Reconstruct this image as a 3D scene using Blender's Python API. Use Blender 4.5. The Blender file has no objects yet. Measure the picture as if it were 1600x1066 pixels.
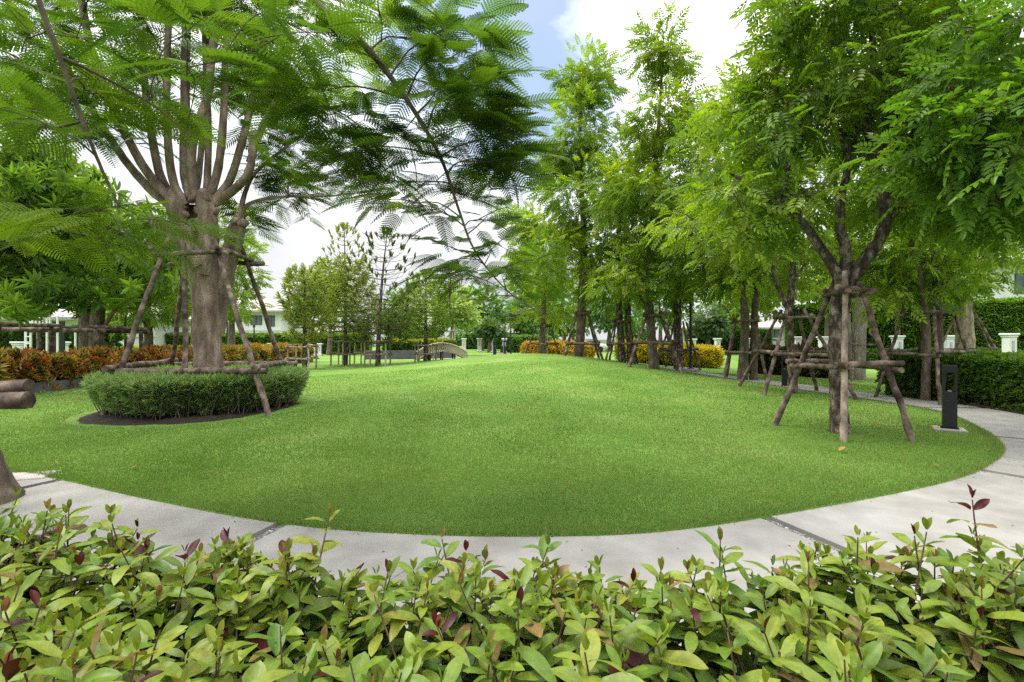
import bpy, math, random
import numpy as np
from mathutils import Vector
R_ = np.random.default_rng(11)
random.seed(5)
H, F = 1.4, 750.0                     # eye height, focal length in photo pixels
CX, CY = 800.0, 530.0
scn = bpy.context.scene
COL = scn.collection

def W(px, py, d):
    return np.array([(px-CX)/F*d, d, H-(py-CY)/F*d])
def G(px, py):
    d = F*H/(py-CY)
    return np.array([(px-CX)/F*d, d])
def unit(v):
    v = np.asarray(v, float)
    return v/(np.linalg.norm(v, axis=-1, keepdims=True)+1e-12)
def U(a, b, n=None): return R_.uniform(a, b, n)

# ------------------------------------------------------------------ materials
def mat(name):
    m = bpy.data.materials.new(name); m.use_nodes = True
    nt = m.node_tree; nt.nodes.clear()
    return m, nt, nt.nodes, nt.links
def ramp(nd, stops):
    r = nd.new('ShaderNodeValToRGB'); el = r.color_ramp.elements
    while len(el) < len(stops): el.new(.5)
    for e, (p, c) in zip(el, stops): e.position = p; e.color = (*c, 1)
    return r
def noise(nd, lk, coord, scale, detail=4, rough=.6, sc=None):
    n = nd.new('ShaderNodeTexNoise'); n.inputs['Scale'].default_value = scale
    n.inputs['Detail'].default_value = detail; n.inputs['Roughness'].default_value = rough
    if sc:
        mp = nd.new('ShaderNodeMapping'); mp.inputs['Scale'].default_value = sc
        lk.new(coord, mp.inputs['Vector']); coord = mp.outputs[0]
    lk.new(coord, n.inputs['Vector']); return n
def surf(name, stops, scale=8, detail=6, rough=.85, bump=.4, bscale=None, sc=None, bdist=.02, spec=.3, metal=0, second=None):
    m, nt, nd, lk = mat(name)
    tc = nd.new('ShaderNodeTexCoord'); co = tc.outputs['Object']
    n = noise(nd, lk, co, scale, detail, sc=sc)
    r = ramp(nd, stops); lk.new(n.outputs['Fac'], r.inputs['Fac'])
    out = r.outputs['Color']
    if second:      # second = (scale, lo colour, hi colour) multiplied on
        n3 = noise(nd, lk, co, second[0], 5)
        r3 = ramp(nd, [(.3, second[1]), (.7, second[2])]); lk.new(n3.outputs['Fac'], r3.inputs['Fac'])
        mx = nd.new('ShaderNodeMix'); mx.data_type = 'RGBA'; mx.blend_type = 'MULTIPLY'; mx.inputs['Factor'].default_value = 1
        lk.new(out, mx.inputs['A']); lk.new(r3.outputs['Color'], mx.inputs['B']); out = mx.outputs['Result']
    p = nd.new('ShaderNodeBsdfPrincipled'); p.inputs['Roughness'].default_value = rough
    p.inputs['Specular IOR Level'].default_value = spec; p.inputs['Metallic'].default_value = metal
    lk.new(out, p.inputs['Base Color'])
    if bump:
        n2 = noise(nd, lk, co, bscale or scale*4, 8, .65, sc=sc)
        b = nd.new('ShaderNodeBump'); b.inputs['Strength'].default_value = bump; b.inputs['Distance'].default_value = bdist
        lk.new(n2.outputs['Fac'], b.inputs['Height']); lk.new(b.outputs[0], p.inputs['Normal'])
    o = nd.new('ShaderNodeOutputMaterial'); lk.new(p.outputs[0], o.inputs[0])
    return m
def leafmat(name, trans=.35, rough=.45, spec=.4, veins=False, tcol=(1.15, 1.25, .45)):
    m, nt, nd, lk = mat(name)
    a = nd.new('ShaderNodeAttribute'); a.attribute_name = 'tint'
    col = a.outputs['Color']
    p = nd.new('ShaderNodeBsdfPrincipled'); p.inputs['Roughness'].default_value = rough
    p.inputs['Specular IOR Level'].default_value = spec
    if veins:
        uv = nd.new('ShaderNodeUVMap'); uv.uv_map = 'leaf_uv'
        sx = nd.new('ShaderNodeSeparateXYZ'); lk.new(uv.outputs[0], sx.inputs[0])
        def mth(op, x, y=None):
            q = nd.new('ShaderNodeMath'); q.operation = op
            for i, v in enumerate((x, y)):
                if v is None: continue
                if isinstance(v, (int, float)): q.inputs[i].default_value = v
                else: lk.new(v, q.inputs[i])
            return q.outputs[0]
        ax = mth('ABSOLUTE', sx.outputs[0])
        mid = mth('LESS_THAN', ax, .06)
        lat = mth('FRACT', mth('ADD', mth('MULTIPLY', sx.outputs[1], 9), mth('MULTIPLY', ax, -1.6)))
        latm = mth('MULTIPLY', mth('LESS_THAN', lat, .14), .35)
        v = mth('MAXIMUM', mth('MULTIPLY', mid, .55), latm)
        mx = nd.new('ShaderNodeMix'); mx.data_type = 'RGBA'; lk.new(v, mx.inputs['Factor'])
        lk.new(col, mx.inputs['A'])
        hs = nd.new('ShaderNodeHueSaturation'); hs.inputs['Value'].default_value = 1.3; hs.inputs['Saturation'].default_value = .85
        lk.new(col, hs.inputs['Color']); lk.new(hs.outputs[0], mx.inputs['B'])
        col = mx.outputs['Result']
        tcx = nd.new('ShaderNodeTexCoord')
        nn = noise(nd, lk, tcx.outputs['Object'], 60, 4)
        rr = ramp(nd, [(.3, (.72, .76, .7)), (.7, (1.15, 1.1, 1.05))]); lk.new(nn.outputs['Fac'], rr.inputs['Fac'])
        m2 = nd.new('ShaderNodeMix'); m2.data_type = 'RGBA'; m2.blend_type = 'MULTIPLY'; m2.inputs['Factor'].default_value = 1
        lk.new(col, m2.inputs['A']); lk.new(rr.outputs[0], m2.inputs['B']); col = m2.outputs['Result']
        hgt = mth('ADD', mth('MULTIPLY', latm, -1.2), mth('MULTIPLY', mid, -.6))
        b = nd.new('ShaderNodeBump'); b.inputs['Strength'].default_value = .35; b.inputs['Distance'].default_value = .002
        lk.new(hgt, b.inputs['Height']); lk.new(b.outputs[0], p.inputs['Normal'])
    lk.new(col, p.inputs['Base Color'])
    t = nd.new('ShaderNodeBsdfTranslucent')
    mm = nd.new('ShaderNodeMix'); mm.data_type = 'RGBA'; mm.blend_type = 'MULTIPLY'; mm.inputs['Factor'].default_value = 1
    lk.new(col, mm.inputs['A']); mm.inputs['B'].default_value = (*tcol, 1); lk.new(mm.outputs['Result'], t.inputs['Color'])
    ms = nd.new('ShaderNodeMixShader'); ms.inputs[0].default_value = trans
    lk.new(p.outputs[0], ms.inputs[1]); lk.new(t.outputs[0], ms.inputs[2])
    o = nd.new('ShaderNodeOutputMaterial'); lk.new(ms.outputs[0], o.inputs[0])
    return m

M = {}
M['leaf'] = leafmat('leaf_green', .52)
M['frond'] = leafmat('frond_green', .50, .55, .25)
M['big_leaf'] = leafmat('hedge_leaf', .32, .42, .30, veins=True, tcol=(1.1, 1.15, .6))
M['blade'] = leafmat('grass_blade', .35, .6, .2)
M['croton'] = leafmat('croton_leaf', .25, .35, .5, tcol=(1.1, 1, .7))
M['bark_grey'] = surf('bark_grey', [(.3, (.10, .075, .058)), (.5, (.27, .21, .168)), (.68, (.46, .39, .325))], 7, 9, .9, 1, 26, (1, 1, .22), .05, second=(2.2, (.45, .41, .38), (1.12, 1.06, 1)))
M['bark_limb'] = surf('bark_limb', [(.25, (.12, .095, .075)), (.5, (.22, .18, .15)), (.75, (.36, .32, .28))], 9, 8, .9, .6, 30, (1, 1, .4), .02)
M['bark_dark'] = surf('bark_dark', [(.36, (.03, .023, .018)), (.5, (.085, .064, .05)), (.56, (.17, .135, .11)), (.68, (.33, .28, .235))], 13, 8, .95, 1, 34, (1, 1, .5), .03)
M['bark_brown'] = surf('bark_brown', [(.3, (.06, .045, .033)), (.55, (.15, .115, .085)), (.75, (.30, .25, .2))], 10, 8, .95, .9, 26, (1, 1, .4), .03)
M['pole'] = surf('pole_wood', [(.3, (.03, .022, .018)), (.46, (.10, .074, .058)), (.56, (.20, .155, .128)), (.7, (.38, .31, .26))], 6, 8, .85, .7, 30, (1, 1, 1), .012, second=(2.2, (.6, .55, .52), (1.15, 1.1, 1.08)))
M['pole_pale'] = surf('pole_pale', [(.3, (.07, .05, .04)), (.46, (.22, .165, .13)), (.70, (.46, .37, .30))], 9, 8, .85, .6, 34, (1, 1, .5), .01)
M['rail_pale'] = surf('rail_pale', [(.3, (.34, .28, .21)), (.7, (.62, .54, .44))], 14, 6, .9, .4)
M['cut_wood'] = surf('cut_wood', [(.3, (.10, .06, .04)), (.7, (.26, .17, .11))], 30, 6, .9, .5)
M['twig'] = surf('twig', [(.3, (.05, .035, .027)), (.7, (.14, .10, .075))], 20, 4, .9, 0)
M['stem_red'] = surf('stem_red', [(.3, (.05, .03, .02)), (.7, (.12, .08, .045))], 20, 4, .8, 0)
M['soil'] = surf('soil', [(.3, (.016, .011, .008)), (.6, (.038, .026, .019)), (.8, (.085, .06, .045))], 14, 8, .98, 1, 40, None, .04)
M['concrete'] = surf('path_concrete', [(.25, (.20, .19, .175)), (.5, (.25, .24, .222)), (.75, (.285, .275, .255))], 1.6, 10, .9, .18, 90, None, .006, second=(2.6, (.74, .73, .70), (1.06, 1.06, 1.06)))
M['base_concrete'] = surf('base_concrete', [(.3, (.28, .25, .22)), (.7, (.42, .39, .35))], 9, 8, .92, .5)
M['kerb'] = surf('kerb_slate', [(.3, (.07, .072, .08)), (.7, (.12, .122, .13))], 4, 6, .8, .2)
M['gravel'] = surf('gravel', [(.3, (.05, .045, .04)), (.5, (.16, .15, .14)), (.7, (.42, .4, .38))], 60, 4, .95, 1, 80, None, .02)
M['black'] = surf('black_paint', [(.3, (.008, .009, .011)), (.7, (.016, .017, .02))], 12, 5, .5, .05, spec=.4)
M['white'] = surf('white_render', [(.2, (.54, .54, .53)), (.8, (.68, .68, .67))], 1.2, 8, .85, .1)
M['white_steel'] = surf('white_steel', [(.2, (.68, .69, .7)), (.8, (.8, .8, .8))], 5, 4, .45, .03)
M['dark_panel'] = surf('dark_panel', [(.2, (.012, .012, .013)), (.8, (.03, .03, .03))], 3, 4, .5, .05)
M['roof'] = surf('roof_tile', [(.3, (.24, .215, .2)), (.7, (.36, .33, .31))], 3, 6, .85, .5, 12, (1, 1, 1), .03)
M['glass'] = surf('window_glass', [(.3, (.03, .055, .06)), (.7, (.07, .11, .115))], 1.5, 3, .08, 0, spec=.6)
M['frame'] = surf('window_frame', [(.3, (.05, .05, .052)), (.7, (.08, .08, .085))], 5, 3, .5, 0)
M['grey_wall'] = surf('grey_wall', [(.3, (.30, .30, .31)), (.7, (.4, .4, .41))], 2, 6, .85, .1)
M['car_white'] = surf('car_white', [(.3, (.62, .63, .65)), (.7, (.7, .7, .72))], 2, 3, .2, 0, spec=.6)
M['tyre'] = surf('tyre', [(.3, (.012, .012, .012)), (.7, (.025, .025, .025))], 9, 3, .85, 0)
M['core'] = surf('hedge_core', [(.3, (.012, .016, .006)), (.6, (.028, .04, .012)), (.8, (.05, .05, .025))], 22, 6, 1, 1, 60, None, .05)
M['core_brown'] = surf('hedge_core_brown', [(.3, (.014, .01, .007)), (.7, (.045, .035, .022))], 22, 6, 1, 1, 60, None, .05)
M['far_green'] = surf('far_green', [(.3, (.03, .05, .015)), (.7, (.07, .11, .03))], .5, 8, 1, 0)

def lawn_material():
    m, nt, nd, lk = mat('lawn_turf')
    tc = nd.new('ShaderNodeTexCoord'); co = tc.outputs['Object']
    n1 = noise(nd, lk, co, .55, 5, .6)
    r1 = ramp(nd, [(.30, (.10, .20, .031)), (.5, (.14, .25, .044)), (.62, (.185, .275, .062)), (.74, (.245, .30, .105))])
    lk.new(n1.outputs['Fac'], r1.inputs['Fac'])
    n2 = noise(nd, lk, co, 26, 8, .75)
    r2 = ramp(nd, [(.3, (.55, .58, .5)), (.55, (1, 1, 1)), (.75, (1.3, 1.25, 1.3))]); lk.new(n2.outputs['Fac'], r2.inputs['Fac'])
    n4 = noise(nd, lk, co, 3.2, 6, .7)
    r4 = ramp(nd, [(.3, (.84, .88, .8)), (.7, (1.14, 1.1, 1.1))]); lk.new(n4.outputs['Fac'], r4.inputs['Fac'])
    mx = nd.new('ShaderNodeMix'); mx.data_type = 'RGBA'; mx.blend_type = 'MULTIPLY'; mx.inputs['Factor'].default_value = 1
    lk.new(r1.outputs[0], mx.inputs['A']); lk.new(r2.outputs[0], mx.inputs['B'])
    m3 = nd.new('ShaderNodeMix'); m3.data_type = 'RGBA'; m3.blend_type = 'MULTIPLY'; m3.inputs['Factor'].default_value = 1
    lk.new(mx.outputs['Result'], m3.inputs['A']); lk.new(r4.outputs[0], m3.inputs['B'])
    p = nd.new('ShaderNodeBsdfPrincipled'); p.inputs['Roughness'].default_value = .9; p.inputs['Specular IOR Level'].default_value = .1
    lk.new(m3.outputs['Result'], p.inputs['Base Color'])
    b = nd.new('ShaderNodeBump'); b.inputs['Strength'].default_value = .8; b.inputs['Distance'].default_value = .03
    n3 = noise(nd, lk, co, 60, 6, .8); lk.new(n3.outputs['Fac'], b.inputs['Height']); lk.new(b.outputs[0], p.inputs['Normal'])
    o = nd.new('ShaderNodeOutputMaterial'); lk.new(p.outputs[0], o.inputs[0])
    return m
M['lawn'] = lawn_material()

# ------------------------------------------------------------------ mesh building
class MB:
    def __init__(s): s.V = []; s.F = []; s.C = []; s.MI = []; s.S = []; s.UV = []; s.n = 0
    def add(s, V, Fc, col=None, mi=0, smooth=False, uv=None):
        V = np.asarray(V, float).reshape(-1, 3); Fc = np.asarray(Fc, int)
        s.V.append(V); s.F.append(Fc + s.n); s.n += len(V)
        c = np.ones((len(V), 3)) if col is None else np.broadcast_to(np.asarray(col, float), (len(V), 3))
        s.C.append(c); s.MI.append(np.full(len(Fc), mi)); s.S.append(np.full(len(Fc), smooth))
        s.UV.append(np.zeros((len(V), 2)) if uv is None else uv)
    def build(s, name, mats, parent=None, origin=(0, 0, 0), uv=False, world=True):
        me = bpy.data.meshes.new(name)
        V = np.concatenate(s.V) - np.asarray(origin, float)
        lt = np.concatenate([np.full(len(f), f.shape[1]) for f in s.F])
        li = np.concatenate([f.ravel() for f in s.F])
        ls = np.concatenate([[0], np.cumsum(lt)[:-1]])
        me.vertices.add(len(V)); me.vertices.foreach_set('co', V.astype(np.float32).ravel())
        me.loops.add(len(li)); me.loops.foreach_set('vertex_index', li.astype(np.int32))
        me.polygons.add(len(lt)); me.polygons.foreach_set('loop_start', ls.astype(np.int32)); me.polygons.foreach_set('loop_total', lt.astype(np.int32))
        me.polygons.foreach_set('material_index', np.concatenate(s.MI).astype(np.int32))
        me.polygons.foreach_set('use_smooth', np.concatenate(s.S).astype(bool))
        C = np.concatenate(s.C)
        a = me.attributes.new('tint', 'FLOAT_COLOR', 'POINT')
        a.data.foreach_set('color', np.concatenate([C, np.ones((len(C), 1))], 1).astype(np.float32).ravel())
        if uv:
            ul = me.uv_layers.new(name='leaf_uv')
            ul.data.foreach_set('uv', np.concatenate(s.UV)[li].astype(np.float32).ravel())
        for m in (mats if isinstance(mats, (list, tuple)) else [mats]): me.materials.append(M[m])
        me.update(calc_edges=True); me.validate()
        o = bpy.data.objects.new(name, me); COL.objects.link(o)
        if parent is not None: o.parent = parent
        else: o.location = origin
        return o

def thing(name, label, cat, loc=(0, 0, 0), group=None):
    o = bpy.data.objects.new(name, None); COL.objects.link(o); o.location = loc
    o.empty_display_size = .2
    return tag(o, label, cat, group)
def tag(o, label, cat, group=None):
    o['label'] = label; o['category'] = cat
    if group: o['group'] = group
    return o
def struct(o): o['kind'] = 'structure'; return o

def crom(P, n):
    """Catmull-Rom resample of a polyline into n points"""
    P = np.asarray(P, float)
    if len(P) < 3: 
        t = np.linspace(0, 1, n)[:, None]; return P[0]*(1-t)+P[-1]*t
    Q = np.concatenate([[2*P[0]-P[1]], P, [2*P[-1]-P[-2]]])
    t = np.linspace(0, len(P)-1-1e-9, n); i = t.astype(int); u = (t-i)[:, None]
    a, b, c, d = Q[i], Q[i+1], Q[i+2], Q[i+3]
    return .5*(2*b+(c-a)*u+(2*a-5*b+4*c-d)*u*u+(3*b-a-3*c+d)*u**3)
def tube(mb, P, r, sides=8, mi=0, rough=0., cap=True, flute=0., ph=0.):
    P = np.asarray(P, float); n = len(P)
    r = np.interp(np.linspace(0, 1, n), np.linspace(0, 1, len(r)), r) if np.ndim(r) else np.full(n, float(r))
    T = unit(np.gradient(P, axis=0))
    ref = np.array([1., 0, 0]) if abs(T[0][2]) > .7 else np.array([0, 0, 1.])
    A = unit(ref - (T@ref)[:, None]*T); B = np.cross(T, A)
    th = np.linspace(0, 2*np.pi, sides, endpoint=False)
    rr = r[:, None]*(1 + rough*R_.normal(0, 1, (n, sides)) + flute*np.cos(3*th+ph)[None] + .5*flute*np.cos(5*th+1+ph)[None])
    V = P[:, None]+rr[..., None]*(np.cos(th)[None, :, None]*A[:, None]+np.sin(th)[None, :, None]*B[:, None])
    idx = np.arange(n*sides).reshape(n, sides)
    Fq = np.stack([idx[:-1], np.roll(idx, -1, 1)[:-1], np.roll(idx, -1, 1)[1:], idx[1:]], -1).reshape(-1, 4)
    mb.add(V.reshape(-1, 3), Fq, mi=mi, smooth=True)
    if cap:
        for k, e in ((0, -1), (n-1, 1)):
            ring = V[k]; mb.add(np.concatenate([ring, [P[k]]]), [[i, (i+1) % sides, sides] for i in range(sides)], mi=mi)
def box(mb, c, s, rz=0., mi=0, bev=0.):
    c = np.asarray(c, float); x, y, z = np.asarray(s, float)/2
    if bev:
        b = bev; L = []
        for zz, k in ((-z, b), (-z+b, 0), (z-b, 0), (z, b)):
            xx, yy = x-k, y-k
            for (sx, sy) in ((-1, -1), (1, -1), (1, 1), (-1, 1)): L.append((sx*xx, sy*yy, zz))
        V = np.array(L); Fc = [[0, 3, 2, 1], [12, 13, 14, 15]]
        for l in range(3):
            for i in range(4): Fc.append([l*4+i, l*4+(i+1) % 4, l*4+4+(i+1) % 4, l*4+4+i])
    else:
        V = np.array([(sx*x, sy*y, sz*z) for sz in (-1, 1) for (sx, sy) in ((-1, -1), (1, -1), (1, 1), (-1, 1))])
        Fc = [[0, 3, 2, 1], [4, 5, 6, 7], [0, 1, 5, 4], [1, 2, 6, 5], [2, 3, 7, 6], [3, 0, 4, 7]]
    ca, sa = math.cos(rz), math.sin(rz)
    V = V@np.array([[ca, sa, 0], [-sa, ca, 0], [0, 0, 1]]) + c
    mb.add(V, Fc, mi=mi)

def frames(axis, up):
    y = unit(axis); z = unit(up-(up*y).sum(-1, keepdims=True)*y); x = np.cross(y, z)
    return np.stack([x, y, z], -1)
def inst(mb, tpl, pos, Rm, sc, col, mi=0, smooth=False, cj=.1):
    """copies of a small leaf template (verts, faces, leaf index per vert) gathered into one foliage mesh"""
    V, Fc, li = tpl[:3]; N = len(pos); n = len(V)
    sc = np.broadcast_to(np.asarray(sc, float), (N,))
    P = np.einsum('nij,kj->nki', Rm, V)*sc[:, None, None]+pos[:, None]
    Fa = (Fc[None]+(np.arange(N)*n)[:, None, None]).reshape(-1, Fc.shape[1])
    c = np.broadcast_to(np.asarray(col, float), (N, 3))
    nl = li.max()+1
    j = 1+R_.normal(0, cj, (N, nl))[:, li]
    C = c[:, None]*np.clip(j, .5, 1.7)[..., None]
    uv = np.tile(tpl[3], (N, 1)) if len(tpl) > 3 else None
    mb.add(P.reshape(-1, 3), Fa, C.reshape(-1, 3), mi, smooth, uv)
def rnd_dir(n, zlo=-1, zhi=1):
    z = U(zlo, zhi, n); a = U(0, 2*np.pi, n); s = np.sqrt(1-z*z)
    return np.stack([s*np.cos(a), s*np.sin(a), z], -1)
def mixcol(n, cols, w=None):
    cols = np.array(cols, float); i = R_.choice(len(cols), n, p=w); k = R_.choice(len(cols), n, p=w); t = U(0, 1, n)[:, None]*.5
    return cols[i]*(1-t)+cols[k]*t

# ------------------------------------------------------------------ leaf templates (axis +y, side x, normal z)
def leaflet(L, w, base=(0, 0, 0), ang=0., fold=.25, droop=.15):
    pts = np.array([(0, 0, 0), (-w*.42, .28*L, fold*w*.4), (-w*.40, .66*L, fold*w*.4-droop*L*.4), (0, L, -droop*L), (w*.40, .66*L, fold*w*.4-droop*L*.4), (w*.42, .28*L, fold*w*.4)])
    c, s = math.cos(ang), math.sin(ang)
    P = pts.copy(); P[:, 0] = c*pts[:, 0]+s*pts[:, 1]; P[:, 1] = -s*pts[:, 0]+c*pts[:, 1]
    return P+np.array(base), np.array([[0, 1, 2, 3], [0, 3, 4, 5]])
def combine(parts):
    V = []; Fc = []; li = []; n = 0
    for k, (v, f) in enumerate(parts):
        V.append(v); Fc.append(f+n); li.append(np.full(len(v), k)); n += len(v)
    return np.concatenate(V), np.concatenate(Fc), np.concatenate(li)
def pinnate(npair, L, leafL, leafW, droop=.25):
    parts = []
    for i in range(npair):
        t = (i+.7)/(npair+.3); y = t*L; z = -droop*L*t*t
        for s in (-1, 1):
            parts.append(leaflet(leafL*(1-.25*abs(t-.5)), leafW, (0, y, z), s*math.radians(62-18*t), .3, .22))
    parts.append(leaflet(leafL*1.1, leafW, (0, L, -droop*L), 0, .3, .3))
    return combine(parts)
T_PIN = pinnate(4, .24, .105, .05)
T_PIN3 = pinnate(2, .16, .13, .065)
def rosette(n, L, w, lift=.35):
    parts = []
    for i in range(n):
        v, f = leaflet(L*(.8+.3*((i*7) % 5)/5), w, (0, .01, 0), 0, .3, .3)
        el = lift*(1-.5*(i % 2)); c, s = math.cos(el), math.sin(el)
        v2 = v.copy(); v2[:, 1] = v[:, 1]*c-v[:, 2]*s; v2[:, 2] = v[:, 1]*s+v[:, 2]*c
        a = i*2.39996; c, s = math.cos(a), math.sin(a)
        v3 = v2.copy(); v3[:, 0] = c*v2[:, 0]-s*v2[:, 1]; v3[:, 1] = s*v2[:, 0]+c*v2[:, 1]
        parts.append((v3[:, [0, 2, 1]]*np.array([1, 1, -1]), f))       # rosette opens along +y
    return combine(parts)
T_ROS = rosette(10, .30, .07)
T_ROSF = rosette(7, .34, .11)
def bipinnate(npair, L, pl, leaflets, droop=.3):
    """feathery frond: rachis with pairs of pinnae; each pinna has its own rows of tiny leaflets"""
    parts = []
    def zc(t): return -droop*L*t*t
    for i in range(npair):
        t = .16+.84*(i+.5)/npair; y = t*L; ll = pl*U(.94, 1.06)*(1.02-.75*(t-.42)**2*2.2)
        ll = ll*(.55+.45*min(1, (1-t)/.22+.15))
        ang = math.radians(72-34*t)
        for s in (-1, 1):
            dx, dy = s*math.sin(ang), math.cos(ang)
            if leaflets:
                k = leaflets; qv = []; qf = []
                w = ll*.088
                for q in range(k):
                    u0 = (q+.10)/k; u1 = (q+.98)/k
                    for side in (-1, 1):
                        nx, ny = -dy*side, dx*side
                        tw = w*(1.05-.55*u0**3)
                        b0 = np.array([dx*ll*u0, y+dy*ll*u0, zc(t)-.12*ll*u0*u0]); b1 = np.array([dx*ll*u1, y+dy*ll*u1, zc(t)-.12*ll*u1*u1])
                        o = np.array([nx*tw+dx*tw*.35, ny*tw+dy*tw*.35, .25*tw])
                        m = len(qv); qv += [b0, b1, b1+o, b0+o*.92]; qf.append([m, m+1, m+2, m+3])
                parts.append((np.array(qv), np.array(qf)))
            else:
                w = ll*.085; nx, ny = -dy, dx
                P = []
                for u, ww in ((0, .5), (.5, 1), (1, .25)):
                    c = np.array([dx*ll*u, y+dy*ll*u, zc(t)-.12*ll*u*u])
                    P += [c-np.array([nx, ny, 0])*w*ww, c+np.array([nx, ny, 0])*w*ww]
                parts.append((np.array(P), np.array([[0, 1, 3, 2], [2, 3, 5, 4]])))
    # rachis
    ys = np.linspace(0, 1, 5); r = .0032*L/.5
    P = []; 
    for u in ys: P += [(-r, u*L, zc(u)), (r, u*L, zc(u)+.001)]
    parts.append((np.array(P), np.array([[2*i, 2*i+1, 2*i+3, 2*i+2] for i in range(4)])))
    return combine(parts)
T_FROND = bipinnate(15, .50, .13, 6)
T_FRONDF = bipinnate(14, .52, .135, 0)
def needle_spray():
    parts = []
    for k in range(3):
        a = k*math.pi/3; w = .015
        v = np.array([(-w, 0, 0), (w, 0, 0), (w*.8, .2, .03), (-w*.8, .2, .03)])
        c, s = math.cos(a), math.sin(a)
        v2 = v.copy(); v2[:, 0] = c*v[:, 0]; v2[:, 2] = v[:, 2]+s*v[:, 0]
        parts.append((v2, np.array([[0, 1, 2, 3]])))
    return combine(parts)
T_NEED = needle_spray()
def diamond(L, w):
    v = np.array([(0, 0, 0), (-w/2, L*.45, .12*w), (0, L, -.15*L), (w/2, L*.45, .12*w)]); return v, np.array([[0, 1, 2, 3]]), np.zeros(4, int)
T_DIA = diamond(.30, .2)
T_SMALL = combine([leaflet(.055, .03, (0, 0, 0), a, .3, .2) for a in (-.9, 0, .9)])
T_LIN = combine([leaflet(.075, .011, (0, .012*i, 0), a, .2, .15) for i, a in enumerate((-.85, .8, -.6, .55, -.3, .25, 0))])
T_CROT = combine([leaflet(.17, .05, (0, .01*i, 0), a, .4, .35) for i, a in enumerate((-1.3, 1.2, -.7, .65, 0))])

# ------------------------------------------------------------------ terrain and path
inner_px = [(-160, 716), (-40, 733), (75, 748), (240, 785), (440, 822), (640, 839), (850, 843), (1030, 836), (1200, 812), (1400, 775), (1500, 750), (1550, 726),
            (1566, 707), (1556, 690), (1530, 672), (1480, 649), (1400, 633), (1300, 620), (1190, 604), (1080, 592), (1000, 583)]
inner = crom([np.append(G(*p), 0) for p in inner_px], 420)[:, :2]
tg = unit(np.gradient(inner, axis=0)); nrm = np.stack([tg[:, 1], -tg[:, 0]], -1)     # outward
for _ in range(30): nrm = unit((nrm+np.roll(nrm, 1, 0)+np.roll(nrm, -1, 0))) if False else nrm
PW = 1.36
centre = inner+nrm*PW/2
def dist_to(P, L):
    out = np.full(len(P), 1e9)
    for q in L: out = np.minimum(out, ((P-q)**2).sum(1))
    return np.sqrt(out)
def hz0(x, y):
    x = np.asarray(x, float); y = np.asarray(y, float)
    sx = np.where(x < 1.0, 3.9, 3.5); sy = np.where(y < 21, 6.6, 7.5)
    return .72*np.exp(-((x-1.0)/sx)**2/2-((y-21)/sy)**2/2)
def hz(x, y): return hz0(x, y)+.012
def ground(px, d):
    x = (px-CX)/F*d; return np.array([x, d, float(hz(x, d))])

xs = np.concatenate([np.arange(-60, -14, 1.2), np.arange(-14, 14, .16), np.arange(14, 60, 1.2)])
ys = np.concatenate([np.arange(.3, 13, .14), np.arange(13, 34, .35), np.arange(34, 96, 1.5)])
X, Y = np.meshgrid(xs, ys); P2 = np.stack([X.ravel(), Y.ravel()], -1)
dc = np.full(len(P2), 9.); near = (P2[:, 1] < 24) & (np.abs(P2[:, 0]) < 14)
dc[near] = dist_to(P2[near], centre[::3])
Z = hz(P2[:, 0], P2[:, 1])-.075*np.clip((PW/2+.09-dc)/.12, 0, 1)
mb = MB(); ny_, nx_ = X.shape; idx = np.arange(ny_*nx_).reshape(ny_, nx_)
mb.add(np.c_[P2, Z], np.stack([idx[:-1, :-1], idx[:-1, 1:], idx[1:, 1:], idx[1:, :-1]], -1).reshape(-1, 4), smooth=True)
struct(mb.build('lawn', 'lawn'))
mb = MB(); g = 1500
mb.add([(-g, -g, -.35), (g, -g, -.35), (g, g, -.35), (-g, g, -.35)], [[0, 1, 2, 3]]); struct(mb.build('ground', 'far_green'))

# path slabs with gravel joints
s_ = np.concatenate([[0], np.cumsum(np.linalg.norm(np.diff(inner, axis=0), axis=1))])
def arc_at(p): return s_[((inner-G(*p))**2).sum(1).argmin()]
cuts = sorted([arc_at(p) for p in ((-60, 730), (100, 752), (438, 822), (1197, 813), (1532, 738), (1548, 684), (1430, 638), (1330, 624), (1230, 610), (1150, 599))])
cuts = [0]+cuts+[s_[-1]]
mb = MB()
def ring(s): 
    return np.array([np.interp(s, s_, inner[:, 0]), np.interp(s, s_, inner[:, 1])]), unit(np.array([np.interp(s, s_, nrm[:, 0]), np.interp(s, s_, nrm[:, 1])]))
for a, b in zip(cuts[:-1], cuts[1:]):
    a += .055; b -= .055
    n = max(4, int((b-a)/.12)); top = []; 
    for s in np.linspace(a, b, n):
        p, q = ring(s); top.append((p, p+q*PW))
    top = np.array(top); be = .012
    prof = [(0., -.06), (0., -be), (be, 0.), (1-be, 0.), (1., -be), (1., -.06)]
    V = []
    for k, (p, o) in enumerate(top):
        for u, z in prof: xy = p+(o-p)*u; V.append([*xy, z+.004+float(hz0(*xy))])
    m = len(prof); id2 = np.arange(n*m).reshape(n, m)
    mb.add(V, np.stack([id2[:-1, :-1], id2[:-1, 1:], id2[1:, 1:], id2[1:, :-1]], -1).reshape(-1, 4))
    for k in (0, n-1): mb.add(np.array(V).reshape(n, m, 3)[k], [list(range(m))])
struct(mb.build('path', 'concrete'))
mb = MB()      # gravel sheet under the slabs
id2 = np.arange(len(inner)*2).reshape(-1, 2)
gi, go = inner-nrm*.02, inner+nrm*(PW+.02)
mb.add(np.stack([np.c_[gi, hz0(gi[:, 0], gi[:, 1])-.024], np.c_[go, hz0(go[:, 0], go[:, 1])-.024]], 1).reshape(-1, 3),
       np.stack([id2[:-1, 0], id2[:-1, 1], id2[1:, 1], id2[1:, 0]], -1))
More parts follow.
